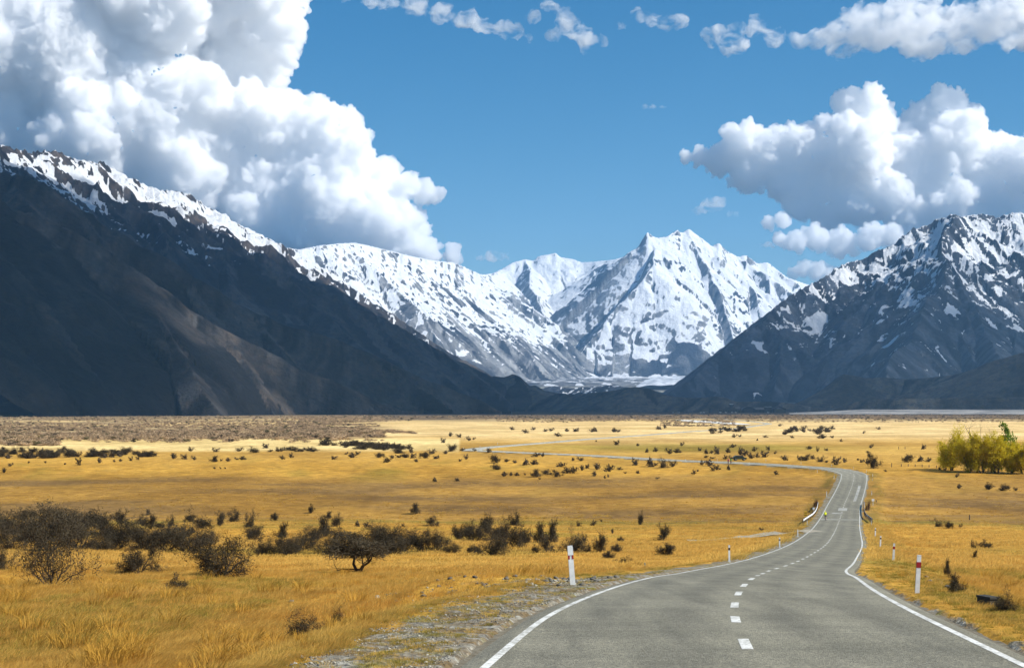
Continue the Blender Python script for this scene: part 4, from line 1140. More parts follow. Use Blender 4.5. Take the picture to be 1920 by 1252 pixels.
tree(1820, 884, 26, 116, 'bare leafless tree rising highest behind the willows', 411, 'bare_tree', bare=True, stems=1, spread=.1)
tree(1833, 884, 22, 98, 'thin bare tree right of the tallest bare tree', 412, 'bare_tree', bare=True, stems=1, spread=.12)
tree(1847, 884, 30, 104, 'forked bare tree behind the middle willow', 413, 'bare_tree', bare=True, stems=2, spread=.15)
tree(1857, 884, 24, 96, 'bare tree leaning right behind the middle willow', 414, 'bare_tree', bare=True, stems=1, spread=.25)
tree(1891, 884, 34, 92, 'bright green leafy poplar rising above the willows at right', 415, 'poplar_tree', POPLAR, trunk_free=.66, nl=1500, lsz=(.75, .19), stems=2, spread=.35)

# ------------------------------------------------------------------ scatters of what nobody could count
def scatter(name, label, P, R, S, idx, sources, cat=None):
    """one object: points carrying rotation and size, instanced with small sources"""
    P = np.asarray(P, np.float32); n = len(P)
    me = bpy.data.meshes.new(name); me.vertices.add(n); me.vertices.foreach_set('co', P.ravel())
    a = me.attributes.new('turn', 'FLOAT_VECTOR', 'POINT'); a.data.foreach_set('vector', np.asarray(R, np.float32).ravel())
    a = me.attributes.new('size', 'FLOAT_VECTOR', 'POINT'); a.data.foreach_set('vector', np.asarray(S, np.float32).ravel())
    a = me.attributes.new('which', 'INT', 'POINT'); a.data.foreach_set('value', np.asarray(idx, np.int32))
    o = link(name, me)
    g = bpy.data.node_groups.new(name, 'GeometryNodeTree')
    g.interface.new_socket('Geometry', in_out='INPUT', socket_type='NodeSocketGeometry')
    g.interface.new_socket('Geometry', in_out='OUTPUT', socket_type='NodeSocketGeometry')
    gi = g.nodes.new('NodeGroupInput'); go = g.nodes.new('NodeGroupOutput'); jn = g.nodes.new('GeometryNodeJoinGeometry')
    def na(nm, t):
        q = g.nodes.new('GeometryNodeInputNamedAttribute'); q.data_type = t; q.inputs[0].default_value = nm; return q
    tu, si, wh = na('turn', 'FLOAT_VECTOR'), na('size', 'FLOAT_VECTOR'), na('which', 'INT')
    for i, src in enumerate(sources):
        oi = g.nodes.new('GeometryNodeObjectInfo'); oi.inputs['Object'].default_value = src
        ip = g.nodes.new('GeometryNodeInstanceOnPoints'); cp = g.nodes.new('FunctionNodeCompare')
        cp.data_type = 'INT'; cp.operation = 'EQUAL'
        g.links.new([q for q in wh.outputs if q.enabled][0], [q for q in cp.inputs if q.enabled][0]); [q for q in cp.inputs if q.enabled][1].default_value = i
        g.links.new(gi.outputs[0], ip.inputs['Points']); g.links.new(cp.outputs[0], ip.inputs['Selection'])
        g.links.new(oi.outputs['Geometry'], ip.inputs['Instance'])
        g.links.new([q for q in tu.outputs if q.enabled][0], ip.inputs['Rotation']); g.links.new([q for q in si.outputs if q.enabled][0], ip.inputs['Scale'])
        g.links.new(ip.outputs[0], jn.inputs[0])
    g.links.new(jn.outputs[0], go.inputs[0])
    md = o.modifiers.new('scatter', 'NODES'); md.node_group = g
    tag(o, label, None, None, 'stuff')
    return o
def source(name, me, mat):
    me.materials.append(mat); return bpy.data.objects.new(name, me)   # never linked into the scene itself

def tuft(seed, blades, h, w, wid, lean=.35):
    rng = np.random.default_rng(seed); V = []; Fc = []
    for i in range(blades):
        a = rng.uniform(0, 2 * math.pi); r = w * math.sqrt(rng.uniform(0, 1)) * .5
        b = np.array([r * math.cos(a), r * math.sin(a), 0]); hh = h * rng.uniform(.55, 1.15)
        d = np.array([math.cos(a) * .45 + lean + rng.normal(0, .18), math.sin(a) * .45 + rng.normal(0, .2), 0]) * hh
        q = rng.normal(size=3); q[2] = 0; q = q / np.linalg.norm(q) * wid
        m = b + d * .3 + np.array([0, 0, hh * .62]); t = b + d + np.array([0, 0, hh * .95])
        k = len(V); V += [b - q, b + q, m - q * .7, m + q * .7, t]; Fc += [(k, k + 1, k + 3), (k, k + 3, k + 2), (k + 2, k + 3, k + 4)]
    return npmesh('grass_tuft', np.array(V), np.array(Fc))
GT = [source('grass_tuft', tuft(i, 56, .25, .62, .005, .55), GRASS) for i in range(4)] + [source('grass_tuft', tuft(20 + i, 70, .40, .36, .006, .25), GRASS2) for i in range(2)] + [source('grass_tuft', tuft(30 + i, 40, .24, .5, .0065), GREEN) for i in range(2)] + [source('grass_tuft', tuft(40 + i, 24, .45, 1.5, .022), GRASS) for i in range(3)]
def grass_pts(n, y0, y1, seed, pw):
    r = np.random.default_rng(seed)
    q = r.uniform(0, 1, n); Y = (y0 ** (1 - pw) + q * (y1 ** (1 - pw) - y0 ** (1 - pw))) ** (1 / (1 - pw))
    X = r.uniform(-.375, .375, n) * (Y + 5)
    o = road_off(X, Y)
    lim = np.where(o < 0, 6.3 - 1.5 * sstep(55, 110, Y), 4.5) + .9 * fbm(X / 2, Y / 3, 2, 88)
    k = np.abs(o) > lim
    bank = np.exp(-((X - .2) / 3.6) ** 2 - ((Y - 51.5) / 2.6) ** 2)
    k &= r.uniform(0, 1, n) > bank * 1.1
    return X[k], Y[k], r
X, Y, r = grass_pts(90000, 15, 110, 51, 1.35)
n = len(X); cl = fbm(X / 3, Y / 4, 3, 66)
kind = r.integers(0, 4, n)
gsel = (fbm(X / 26, Y / 60, 4, 21) > .26) & (r.uniform(0, 1, n) < .3); kind[gsel] = 6 + r.integers(0, 2, gsel.sum())
ro = road_off(X, Y); sv = (np.abs(ro) < 8.5) & (r.uniform(0, 1, n) < np.where(ro > 0, .85, .55)); kind[sv] = 6 + r.integers(0, 2, sv.sum())
ts = (r.uniform(0, 1, n) < .016 * (cl > .0) + .004); kind[ts] = 4 + r.integers(0, 2, ts.sum())
S = r.uniform(.55, 1.05, n) * (1 + .75 * np.clip(cl, -.5, .6)); S[sv] *= .6; S[ts] *= 1.35
S = S * np.clip(.55 + .45 * (np.abs(road_off(X, Y)) - 5) / 5, .5, 1)
R = np.stack([r.normal(0, .08, n), r.normal(0, .08, n), r.uniform(-.6, .6, n)], 1)
scatter('grass', 'tall golden wind blown grass covering the foreground beside the road', np.stack([X, Y, ground(X, Y) - .02], 1), R, np.stack([S * 1.15, S * 1.15, S], 1), kind, GT)
X, Y, r = grass_pts(60000, 100, 620, 52, 1.5)
n = len(X); kind = 8 + r.integers(0, 3, n)
S = r.uniform(.5, 1.0, n) * (1 + .8 * np.clip(fbm(X / 9, Y / 14, 3, 67), -.5, .6)) * (1 - .5 * sstep(250, 600, Y))
gsel = fbm(X / 26, Y / 60, 4, 21) > .12
brown = sstep(265, 300, Y) * (1 - sstep(430, 480, Y)) * (r.uniform(0, 1, n) < .7)
kind[brown > .5] = 4 + (kind[brown > .5] % 2); keep = ((brown < .5) | (r.uniform(0, 1, n) < .4)) & ~(gsel & (r.uniform(0, 1, n) < .8))
scatter('grass', 'short golden grass spread over the middle of the plain', np.stack([X, Y, ground(X, Y) - .02], 1)[keep], np.stack([0 * X, 0 * X, r.uniform(-.6, .6, n)], 1)[keep], np.stack([S * 1.3, S * 1.3, S * .75], 1)[keep], kind[keep], GT)

# stones on the gravel shoulder and the broken bank
def stone(seed):
    rng = np.random.default_rng(seed)
    V = ICO_V * (1 + .35 * perlin3(ICO_V[:, 0] * 1.3 + seed, ICO_V[:, 1] * 1.3, ICO_V[:, 2] * 1.3, seed)[:, None]) * np.array([1, .8, .5])
    return npmesh('stone', V, ICO_F)
STONE = worn('field_stone', (.42, .39, .31), .9, .45, 2.0)
STONED = worn('dark_stone', (.16, .145, .115), .9, .5, 2.0)
SS = [source('stone', stone(i), STONE if i < 3 else STONED) for i in range(5)]
r = np.random.default_rng(61)
n = 42000
Y = (14 ** -.6 + r.uniform(0, 1, n) * (75 ** -.6 - 14 ** -.6)) ** (1 / -.6)
side = r.uniform(0, 1, n) < .78
o = np.where(side, -r.uniform(3.95, 6.9, n), r.uniform(3.95, 5.2, n))
X = ROADX(Y) + o * np.sqrt(1 + road_dir(Y) ** 2)
dens = fbm(X / 1.2, Y / 1.8, 3, 71) + np.where(side, .12 - .35 * sstep(32, 60, Y), -.6)
k = dens > r.uniform(-.15, .55, n)
X, Y = X[k], Y[k]; n = len(X); S = .010 + .022 * r.power(.35, n) ** 3 * 1.0
b = 900; Xb = r.normal(.2, 2.6, b); Yb = r.normal(51.0, 1.9, b); kb = road_off(Xb, Yb) < -4.5; Xb, Yb = Xb[kb], Yb[kb]
Xc = r.normal(14.5, 1.5, 260); Yc = r.normal(49, 3.6, 260); kc = road_off(Xc, Yc) > 5.5; Xc, Yc = Xc[kc], Yc[kc]
X = np.concatenate([X, Xb, Xc]); Y = np.concatenate([Y, Yb, Yc]); S = np.concatenate([S, .02 + .10 * r.uniform(0, 1, len(Xb)) ** 4, .02 + .10 * r.uniform(0, 1, len(Xc)) ** 4])
n = len(X)
scatter('gravel', 'loose pale stones on the road shoulder and the broken grass bank', np.stack([X, Y, ground(X, Y) + S * .15], 1), r.uniform(-.4, .4, (n, 3)) + np.stack([0 * X, 0 * X, r.uniform(0, 6, n)], 1), np.stack([S, S, S], 1), np.where(S > .045, r.integers(2, 5, n), r.integers(0, 5, n)), SS)

P = [at(q[0], q[1]) for q in REST]; r = np.random.default_rng(63)
S = np.array([[q[2] / pxm(p) * 1.16, q[2] / pxm(p) * 1.16, q[3] / pxm(p) * 1.12] for q, p in zip(REST, P)])
scatter('small_bushes', 'the smallest dark bushes dotted over the far plain', [tuple(p) for p in P], [(0, 0, a) for a in r.uniform(0, 6, len(P))], S, r.integers(0, 4, len(P)), [bpy.data.objects.new('thorn_bush', m) for m in BUSH['far']])

# small tufts and moss among the stones of the shoulder
r = np.random.default_rng(64); n = 9000
Y = (14 ** -.6 + r.uniform(0, 1, n) * (80 ** -.6 - 14 ** -.6)) ** (1 / -.6); lf = r.uniform(0, 1, n) < .72
o = np.where(lf, -r.uniform(4.2, 7.0, n), r.uniform(4.1, 5.6, n)); X = ROADX(Y) + o * np.sqrt(1 + road_dir(Y) ** 2)
k = fbm(X / 1.0, Y / 1.6, 3, 171) + np.where(lf, .0, .45) > r.uniform(-.3, .5, n); X, Y = X[k], Y[k]; n = len(X); S = r.uniform(.12, .38, n)
scatter('verge_grass', 'short tufts of olive and gold grass growing through the road shoulder', np.stack([X, Y, ground(X, Y) - .01], 1), np.stack([0 * X, 0 * X, r.uniform(0, 6, n)], 1), np.stack([S, S, S * .8], 1), r.choice([0, 1, 6, 7, 6], n), GT)

# far scrub: thousands of low grey bushes towards the mountains
def scrub_src(seed, mat):
    rng = np.random.default_rng(seed)
    bv, bf, V, Fc = bush_proto('far', 500 + seed)
    return source('scrub_bush', npmesh('scrub_bush', V, Fc), mat)
SC = [scrub_src(i, SCRUB) for i in range(3)] + [scrub_src(9, OLIVE), scrub_src(10, TWIGF)]
r = np.random.default_rng(62)
pu, pv = [], []
def zone(n, f):
    q = f(n); pu.append(q[0]); pv.append(q[1])
zone(9000, lambda n: (r.uniform(-40, 720, n), r.uniform(779, 834, n)))
zone(3200, lambda n: (r.uniform(560, 900, n), r.uniform(779, 812, n)))
zone(2600, lambda n: (r.uniform(860, 1380, n), r.uniform(778.5, 799, n)))
zone(2600, lambda n: (r.uniform(1240, 1960, n), r.uniform(777.5, 785, n)))
zone(420, lambda n: (r.uniform(1400, 1960, n), r.uniform(784, 791, n)))
U = np.concatenate(pu); Vv = np.concatenate(pv)
tab_y = np.geomspace(500, 6000, 4000); tab_v = VH + F * (DROP(tab_y)) / tab_y
Y = np.interp(-Vv, -tab_v[::1], tab_y)
X = (U - UC) / F * Y
gap = fbm(X / 220, Y / 420, 3, 97) + .35 * fbm(X / 60, Y / 120, 3, 98)
k = (gap > -.30 + .55 * sstep(560, 900, U) * (U < 1240) * sstep(783, 790, Vv))
k &= ~((Vv > 786) & (Vv < 794) & (U < 260) & (np.abs(Vv - 787 - U * .03) < 2.2) & (r.uniform(0, 1, len(U)) < .9))
k &= ~((Vv > 824 + 9 * fbm(U / 45, U * 0 + 3, 3, 141) + r.normal(0, 1.6, len(U))) & (U > 110))
X, Y, U, Vv = X[k], Y[k], U[k], Vv[k]; n = len(X)
wh = r.choice([0, 1, 2, 3, 4], n, p=[.29, .29, .29, .06, .07])
S = r.uniform(2.2, 5.0, n) * (1 + .25 * (Y > 2500))
scatter('scrub', 'grey brown scrub covering the far plain towards the mountains', np.stack([X, Y, ground(X, Y) - .1], 1), np.stack([0 * X, 0 * X, r.uniform(0, 6, n)], 1), np.stack([S, S, S * r.uniform(.28, .5, n)], 1), wh, SC)
# ------------------------------------------------------------------ marker posts
POSTW = worn('white_post_paint', (.80, .80, .77), .5, .28, 5, .4)
REDR = worn('red_reflector', (.33, .012, .018), .35, .15, 20, .5)
REDB = worn('dark_reflector', (.05, .03, .03), .4, .2, 20, .5)
GREYG = worn('grey_green_stake', (.20, .26, .20), .8, .3, 9)
CONC = worn('dark_concrete', (.075, .072, .06), .95, .5, 3)
STEEL = worn('galvanised_steel', (.80, .81, .80), .45, .25, 3, .5)
WOOD = worn('weathered_wood', (.16, .12, .085), .9, .4, 8)
YEL = worn('yellow_sign', (.75, .45, .02), .5, .2, 12, .4)
BLACK = worn('black_paint', (.02, .02, .02), .5, .3, 10)
def marker_post(u, v, px, label, kind='front', lean=0.0, group=None, w=.125, name='marker_post', parts=True):
    p = at(u, v); H = px / pxm(p)
    k = H            # all posts stand about one metre
    b = MB(); b.box((0, 0, .5 * k), (w * k, .045 * k, k), taper=.92)
    root = b.build(name, POSTW)
    root.location = (p.x, p.y, p.z - .03); root.rotation_euler = (0, lean, brng.uniform(-.15, .15))
    if parts:
        c = MB(); c.box((0, 0, 1.008 * k), (w * k * .9, .05 * k, .02 * k)); c.build('cap', POSTW, root)
        if kind == 'front':
            b = MB(); b.box((0, 0, .76 * k), (w * k * 1.03, .054 * k, .15 * k)); b.build('reflector', REDR, root)
        elif kind == 'back':
            for s in (-1, 1):
                b = MB(); b.box((s * w * k * .35, 0, .74 * k), (w * k * .30, .056 * k, .12 * k)); b.build('reflector', REDR, root)
            b = MB(); b.box((0, -.027 * k, .88 * k), (w * k * 1.02, .012 * k, .20 * k)); b.build('head_plate', POSTW, root)
        elif kind == 'dark':
            b = MB(); b.box((0, 0, .80 * k), (w * k * 1.03, .054 * k, .13 * k)); b.build('reflector', REDB, root)
    tag(root, label, 'marker post', group)
    return root
marker_post(1074, 1096, 74, 'leaning white marker post with red slits, nearest on the left verge', 'back', -.075, w=.135)
marker_post(1719.5, 1110, 71, 'white marker post with broad red band, nearest on the right verge', 'front', .055, w=.115)
marker_post(1675, 1050, 32, 'white marker post with red band, second along the right verge', 'front', .05)
marker_post(1650.5, 1026, 22, 'white marker post third along the right verge', 'dark', .04)
marker_post(1641, 1006, 17, 'white marker post fourth along the right verge', 'dark', .03)
marker_post(1634, 984, 9, 'white marker post at the near end of the right bridge rail', 'plain')
marker_post(1634.5, 928, 8, 'white marker post just beyond the signed post on the right verge', 'dark')
marker_post(1367.5, 1055, 34, 'white marker post with dark band alone on the left verge', 'dark', -.01, w=.10)
marker_post(1462, 1027, 20, 'short white marker post between the side track and the road on the left', 'dark', -.02)
marker_post(1496, 1006, 14, 'white marker post where the gravel side track meets the road', 'plain', -.02)
marker_post(1513.5, 983, 8, 'white marker post at the near end of the left bridge rail', 'plain')
marker_post(1550, 931, 10, 'white marker post on the left verge beyond the bridge', 'plain')
marker_post(1564, 898, 7, 'white marker post inside the far bend on the left', 'plain')
G = 'marker posts round the far bend'
for i, (u, v, h) in enumerate([(1636, 901, 5), (1636.3, 893.5, 5), (1624.5, 886, 5), (1600.5, 879, 4), (1559, 874.5, 4.5), (1502, 870, 4.5), (1436, 864.5, 4)]):
    marker_post(u, v, h, 'tiny white marker post, %s from the right on the outside of the far bend' % ordinal(i + 1), 'plain', group=G, parts=False)
marker_post(1532.5, 886, 5, 'tiny white marker post inside the far bend, left of the others', 'plain', parts=False)
G = 'marker posts along the far road'; N_ = 0
for u, v, h in sorted([(981.5, 850, 4), (1085, 854.5, 4), (1124.5, 858, 4), (1171.5, 857.5, 3.5), (933, 833, 4), (869, 843, 4), (900, 839, 3.5), (1285, 864, 4), (1345, 864, 4), (1282, 811, 3.5), (1405, 870, 4)]):
    N_ += 1; marker_post(u, v, h, 'tiny white marker post, %s from the left along the far road loop' % ordinal(N_), 'plain', group=G, parts=False)
p = at(1210, 1066); b = MB(); b.box((0, 0, .17), (.07, .05, .42)); b.box((0, 0, .39), (.078, .056, .02))
o = b.build('stake', GREYG); o.location = p; o.rotation_euler = (0, -.1, .2)
tag(o, 'short grey green stake in the grass left of the road', 'stake')
# concrete block with a lid slab by the right verge
p = at(1852, 1136); k = pxm(p)
o = empty('concrete_block', (p.x, p.y, p.z - .30), .35)
b = MB(); b.box((0, 0, .22), (20 / k, .45, .5), taper=.96); b.build('block', CONC, o)
b = MB(); b.box((0, 0, .49), (21 / k, .48, .045)); b.build('slab', CONC, o)
tag(o, 'dark square concrete block half hidden in grass at the right', 'concrete block')
# sign with small grey head on the right, seen beyond the bridge
def small_sign(u, v, px, label, head, mat, name, cat='sign', stripes=False):
    p = at(u, v); H = px / pxm(p)
    r = empty(name, p)
    b = MB(); b.tube([(0, 0, -.05), (0, 0, H)], .05, 6); b.build('pole', POSTW, r)
    b = MB(); b.box((0, -.07, H - head[1] / 2), (head[0], .03, head[1])); pl = b.build('panel', mat, r)
    if stripes:
        for i in range(2):
            b = MB(); b.box((0, -.092, H - head[1] * (.3 + .4 * i)), (head[0] * .98, .008, head[1] * .14)); b.build('stripe', BLACK, pl)
    tag(r, label, cat); return r
small_sign(1636.8, 948, 13, 'white post with small grey plate beyond the right bridge rail', (.55, .5), STEEL, 'plate_post')
small_sign(1510.5, 972, 14, 'yellow and white hazard marker at the near end of the left bridge rail', (.5, .95), YEL, 'hazard_marker', stripes=True)
small_sign(1525.5, 962, 11, 'small white plate on a post behind the left bridge rail', (.4, .4), POSTW, 'plate_post')
# ------------------------------------------------------------------ guard rails of the creek crossing
def y_lift(v, lift):
    i = np.argmax(VH + F * (DROP(_ys) - lift) / _ys <= v); return float(_ys[i])
def guard_rail(px, label):
    pts = []
    for u, v in px:
        Y = y_lift(v, .62); pts.append(Vector(((u - UC) / F * Y, Y, CZ - DROP(Y) + .62)))
    q = []
    for a, b_ in zip(pts[:-1], pts[1:]):
        n = max(2, int((b_ - a).length / 1.5)); q += [a.lerp(b_, i / n) for i in range(n)]
    q.append(pts[-1])
    root = empty('guard_rail', (q[0].x, q[0].y, q[0].z - .62)); o0 = Vector(root.location)
    prof = [(.0, .15), (.04, .11), (.04, .05), (.0, .015), (.0, -.015), (.04, -.05), (.04, -.11), (.0, -.15)]
    V = []; fs = []
    for i, p in enumerate(q):
        d = (q[min(i + 1, len(q) - 1)] - q[max(i - 1, 0)]); d.z = 0; d.normalize(); nrm = Vector((-d.y, d.x, 0))
        for s, (a, z) in enumerate(prof): V.append(p + nrm * a + Vector((0, 0, z)) - o0)
        for s, (a, z) in enumerate(reversed(prof)): V.append(p + nrm * (a - .015) + Vector((0, 0, z)) - o0)
    m = 16
    for i in range(len(q) - 1):
        for s in range(m):
            fs.append((i * m + s, i * m + (s + 1) % m, (i + 1) * m + (s + 1) % m, (i + 1) * m + s))
    b = MB(); b.add(V, fs); b.add([V[i] for i in range(m)], [tuple(range(m))]); b.build('rail', STEEL, root)
    for i in range(0, len(q), 3):
        p = q[i] - o0; g = float(ground(q[i].x, q[i].y)) - o0.z
        b = MB(); b.box((p.x - .06, p.y + .08, (p.z + .2 + g - .1) / 2), (.14, .14, p.z + .3 - g)); b.build('rail_post', WOOD, root)
    tag(root, label, 'guard rail')
guard_rail([(1506.5, 974.5), (1515, 968.8), (1524, 963), (1529.5, 957), (1532.5, 950), (1534, 942)], 'pale steel guard rail flaring out on the left of the creek crossing')
guard_rail([(1636, 973.5), (1630, 969), (1625, 965), (1621.5, 960), (1620.5, 952), (1621, 941)], 'pale steel guard rail curving along the right of the creek crossing')

# ------------------------------------------------------------------ fence posts at the right
G = 'fence posts below the willows'; N_ = 0
for u, v, h in [(1672, 875.5, 8), (1690, 874.5, 5), (1703, 874.5, 5), (1716, 875, 5), (1729, 875.5, 5), (1742, 876.5, 5), (1756, 877.5, 5), (1685, 842, 5), (1697, 842, 5), (1818, 974, 9), (1643, 941, 4)]:
    p = at(u, v); H = h / pxm(p); b = MB(); b.tube([(0, 0, -.1), (0, 0, H)], .11, 6)
    o = b.build('fence_post', WOOD); o.location = p
    if u == 1818: tag(o, 'lone thin fence post above the pair of small bushes at right', 'fence post')
    elif u == 1643: tag(o, 'short stub of a fence post beside the right bridge approach', 'fence post')
    elif v == 842: tag(o, ('left' if u == 1685 else 'right') + ' one of two thin fence posts higher on the plain left of the willows', 'fence post', 'fence posts left of the willows')
    else: N_ += 1; tag(o, 'thin weathered fence post, %s from the left in the line below the willows' % ordinal(N_), 'fence post', G)

# ------------------------------------------------------------------ buildings at the airfield far off
WALLD = worn('dark_wall', (.045, .045, .050), .8, .3, .2)
ROOFD = worn('dark_roof', (.020, .021, .025), .6, .3, .2)
ROOFG = worn('grey_roof', (.085, .088, .092), .6, .3, .2)
ROOFW = worn('pale_roof', (.60, .62, .62), .5, .2, .2)
WHITE = worn('white_wall', (.75, .75, .73), .6, .2, .4)
GLASS = worn('dark_glass', (.02, .025, .03), .08, .1, .2, .6)
BY = 5200.0
def bpos(u, Y=BY): return Vector(((u - UC) / F * Y, Y, float(ground((u - UC) / F * Y, Y)) - .3))
def px2m(px, Y=BY): return px * Y / F
def bldg(u, name, label, Y=BY):
    r = empty(name, bpos(u, Y)); tag(r, label, 'building'); return r
# bh: pixel row of the eaves -> height above the local ground
def hgt(v, Y=BY, u=1400): return CZ - (v - VH) / F * Y - bpos(u, Y).z
# arched hangar
r = bldg(1404, 'arched_hangar', 'dark arched hangar with a round roof among the far buildings')
w, h = px2m(14.5), hgt(762.3)
arc = [(w * math.cos(a), h * math.sin(a) ** .85) for a in np.linspace(0, math.pi, 15)]
b = MB(); b.prism(arc, 0, 45); b.build('shell', ROOFD, r)
b = MB(); b.box((0, -.15, h * .32), (w * 1.1, .3, h * .62)); d = b.build('door', WALLD, r)
b = MB(); b.box((0, -.35, h * .32), (.3, .12, h * .6)); b.build('door_seam', ROOFD, d)
# long low shed behind
r = bldg(1429, 'long_shed', 'long grey roofed shed between the arched hangar and the black gabled one', BY + 40)
w, h = px2m(16), hgt(763.5)
b = MB(); b.box((0, 9, h * .3), (2 * w, 18, h * .6)); b.build('wall', WALLD, r)
b = MB(); b.prism([(-.8, h * .58), (18.8, h * .58), (9, h)], -w - .6, w + .6, axis='X'); b.build('roof', ROOFG, r)
for i in range(4):
    b = MB(); b.box((-w * .7 + i * w * .45, -.08, h * .28), (w * .28, .16, h * .5)); b.build('roller_door', ROOFD, r)
# gabled black hangar with a pale roof slope
r = bldg(1461, 'gabled_hangar', 'black gabled hangar with one pale roof slope, rightmost of the far group')
w, h = px2m(13), hgt(761)
b = MB(); b.box((0, 14, h * .27), (2 * w * .92, 28, h * .54)); b.build('wall', ROOFD, r)
b = MB(); b.prism([(-w, h * .50), (0, h * .93), (w, h * .50), (w, h * .57), (0, h), (-w, h * .57)], -1.2, 30); b.build('roof', ROOFD, r)
b = MB(); b.box((-w * 1.5, 22, h * .90), (w * 1.0, 12, .8)); b.build('roof_slope', ROOFW, r)
b = MB(); b.box((-w * 1.5, 22, h * .44), (w * .95, 11, h * .88)); b.build('annex_wall', WALLD, r)
b = MB(); b.box((w * .1, -.12, h * .24), (w * 1.0, .24, h * .42)); b.build('door', GLASS, r)
# terminal with a control tower
r = bldg(1369, 'airfield_terminal', 'low terminal building with stepped roofs and a control tower')
w, h = px2m(20), hgt(764)
b = MB(); b.box((0, 10, h * .3), (2 * w, 18, h * .6)); b.build('wall', WALLD, r)
for i in range(8):
    b = MB(); b.box((-w * .85 + i * w * .24, .92, h * .3), (w * .16, .16, h * .3)); f = b.build('window', GLASS, r)
b = MB(); b.prism([(-1.5, h * .58), (21, h * .58), (14, h * .9), (6, h * .9)], -w - 1, w + 1, axis='X'); b.build('roof', ROOFD, r)
b = MB(); b.prism([(3, h * .85), (17, h * .85), (10, h * 1.12)], -w * .45, w * .5, axis='X'); b.build('roof', ROOFD, r)
b = MB(); b.prism([(3, h * .8), (17, h * .8), (10, h * 1.15)], w * .55, w * .95, axis='X'); b.build('roof', ROOFG, r)
tx = px2m(3); ht = hgt(756)
b = MB(); b.box((tx, 10, ht * .38), (px2m(5), 8, ht * .76)); t = b.build('tower', WALLD, r)
b = MB(); b.box((tx, 10, ht * .80), (px2m(8.5), 12, ht * .14), taper=1.12); b.build('tower_cab', GLASS, t)
b = MB(); b.box((tx, 10, ht * .90), (px2m(6.5), 10.5, ht * .06)); b.build('tower_roof', ROOFW, t)
# hut, mast, pylon, far shed
r = bldg(1331.5, 'hut', 'small dark square hut left of the control tower')
w, h = px2m(2.6), hgt(765)
b = MB(); b.box((0, 4, h / 2), (2 * w, 8, h)); b.build('wall', ROOFD, r)
b = MB(); b.box((0, 4, h + .25), (2 * w + .8, 8.8, .5)); b.build('roof', ROOFD, r)
b = MB(); b.box((0, -.08, h * .4), (w * .6, .16, h * .7)); b.build('door', WALLD, r)
b = MB(); H = hgt(754); b.tube([(0, 0, 0), (0, 0, H)], [.55, .3], 6); o = b.build('mast', ROOFD); o.location = bpos(1336.5)
b = MB(); b.box((0, 0, H * .97), (2.4, .3, .3)); b.box((0, 0, H * .90), (1.8, .3, .3)); b.build('cross_arm', ROOFD, o)
tag(o, 'tall thin dark mast beside the small hut', 'mast')
r = empty('pylon', bpos(1285)); H = hgt(753); w = px2m(3.6)
for s in (-1, 1):
    for q in (-1, 1):
        b = MB(); b.tube([(s * w, q * w * .5 + 3, 0), (s * w * .45, q * w * .2 + 3, H)], .35, 5); b.build('leg', ROOFD, r)
for i in range(4):
    z0, z1 = H * i / 4, H * (i + 1) / 4; t0, t1 = 1 - .55 * i / 4, 1 - .55 * (i + 1) / 4
    for s in (-1, 1):
        b = MB(); b.tube([(s * w * t0, 3 - w * .4 * t0, z0), (-s * w * t1, 3 - w * .4 * t1, z1)], .22, 4); b.build('brace', ROOFD, r)
b = MB(); b.box((0, 3, H), (w * 1.3, .5, .5)); b.build('cross_arm', ROOFD, r)
tag(r, 'lattice pylon standing left of the far buildings', 'pylon')
for u, v, lab in [(1155, 761, 'slim dark power pole in front of the moraine hills'), (273, 752, 'faint power pole at the foot of the left range'), (755, 768.5, 'short pale tipped pole at the foot of the left range')]:
    b = MB(); H = hgt(v); b.tube([(0, 0, 0), (0, 0, H)], [.6, .4], 6); o = b.build('power_pole', ROOFD); o.location = bpos(u)
    b = MB(); b.box((0, 0, H * .92), (4, .4, .5)); b.build('cross_arm', ROOFD, o); tag(o, lab, 'pole')
r = bldg(950, 'shed', 'lone dark shed with a flat roof at the foot of the moraine hills', 4300)
w, h = px2m(8.5, 4300), 8.2
b = MB(); b.box((0, 5, h * .44), (2 * w, 10, h * .88)); b.build('wall', ROOFD, r)
b = MB(); b.box((0, 5, h * .93), (2 * w + 1, 11, h * .1)); b.build('roof', WALLD, r)
for i in range(3):
    b = MB(); b.box((-w * .6 + i * w * .6, -.08, h * .4), (w * .3, .16, h * .55)); b.build('door', WALLD, r)

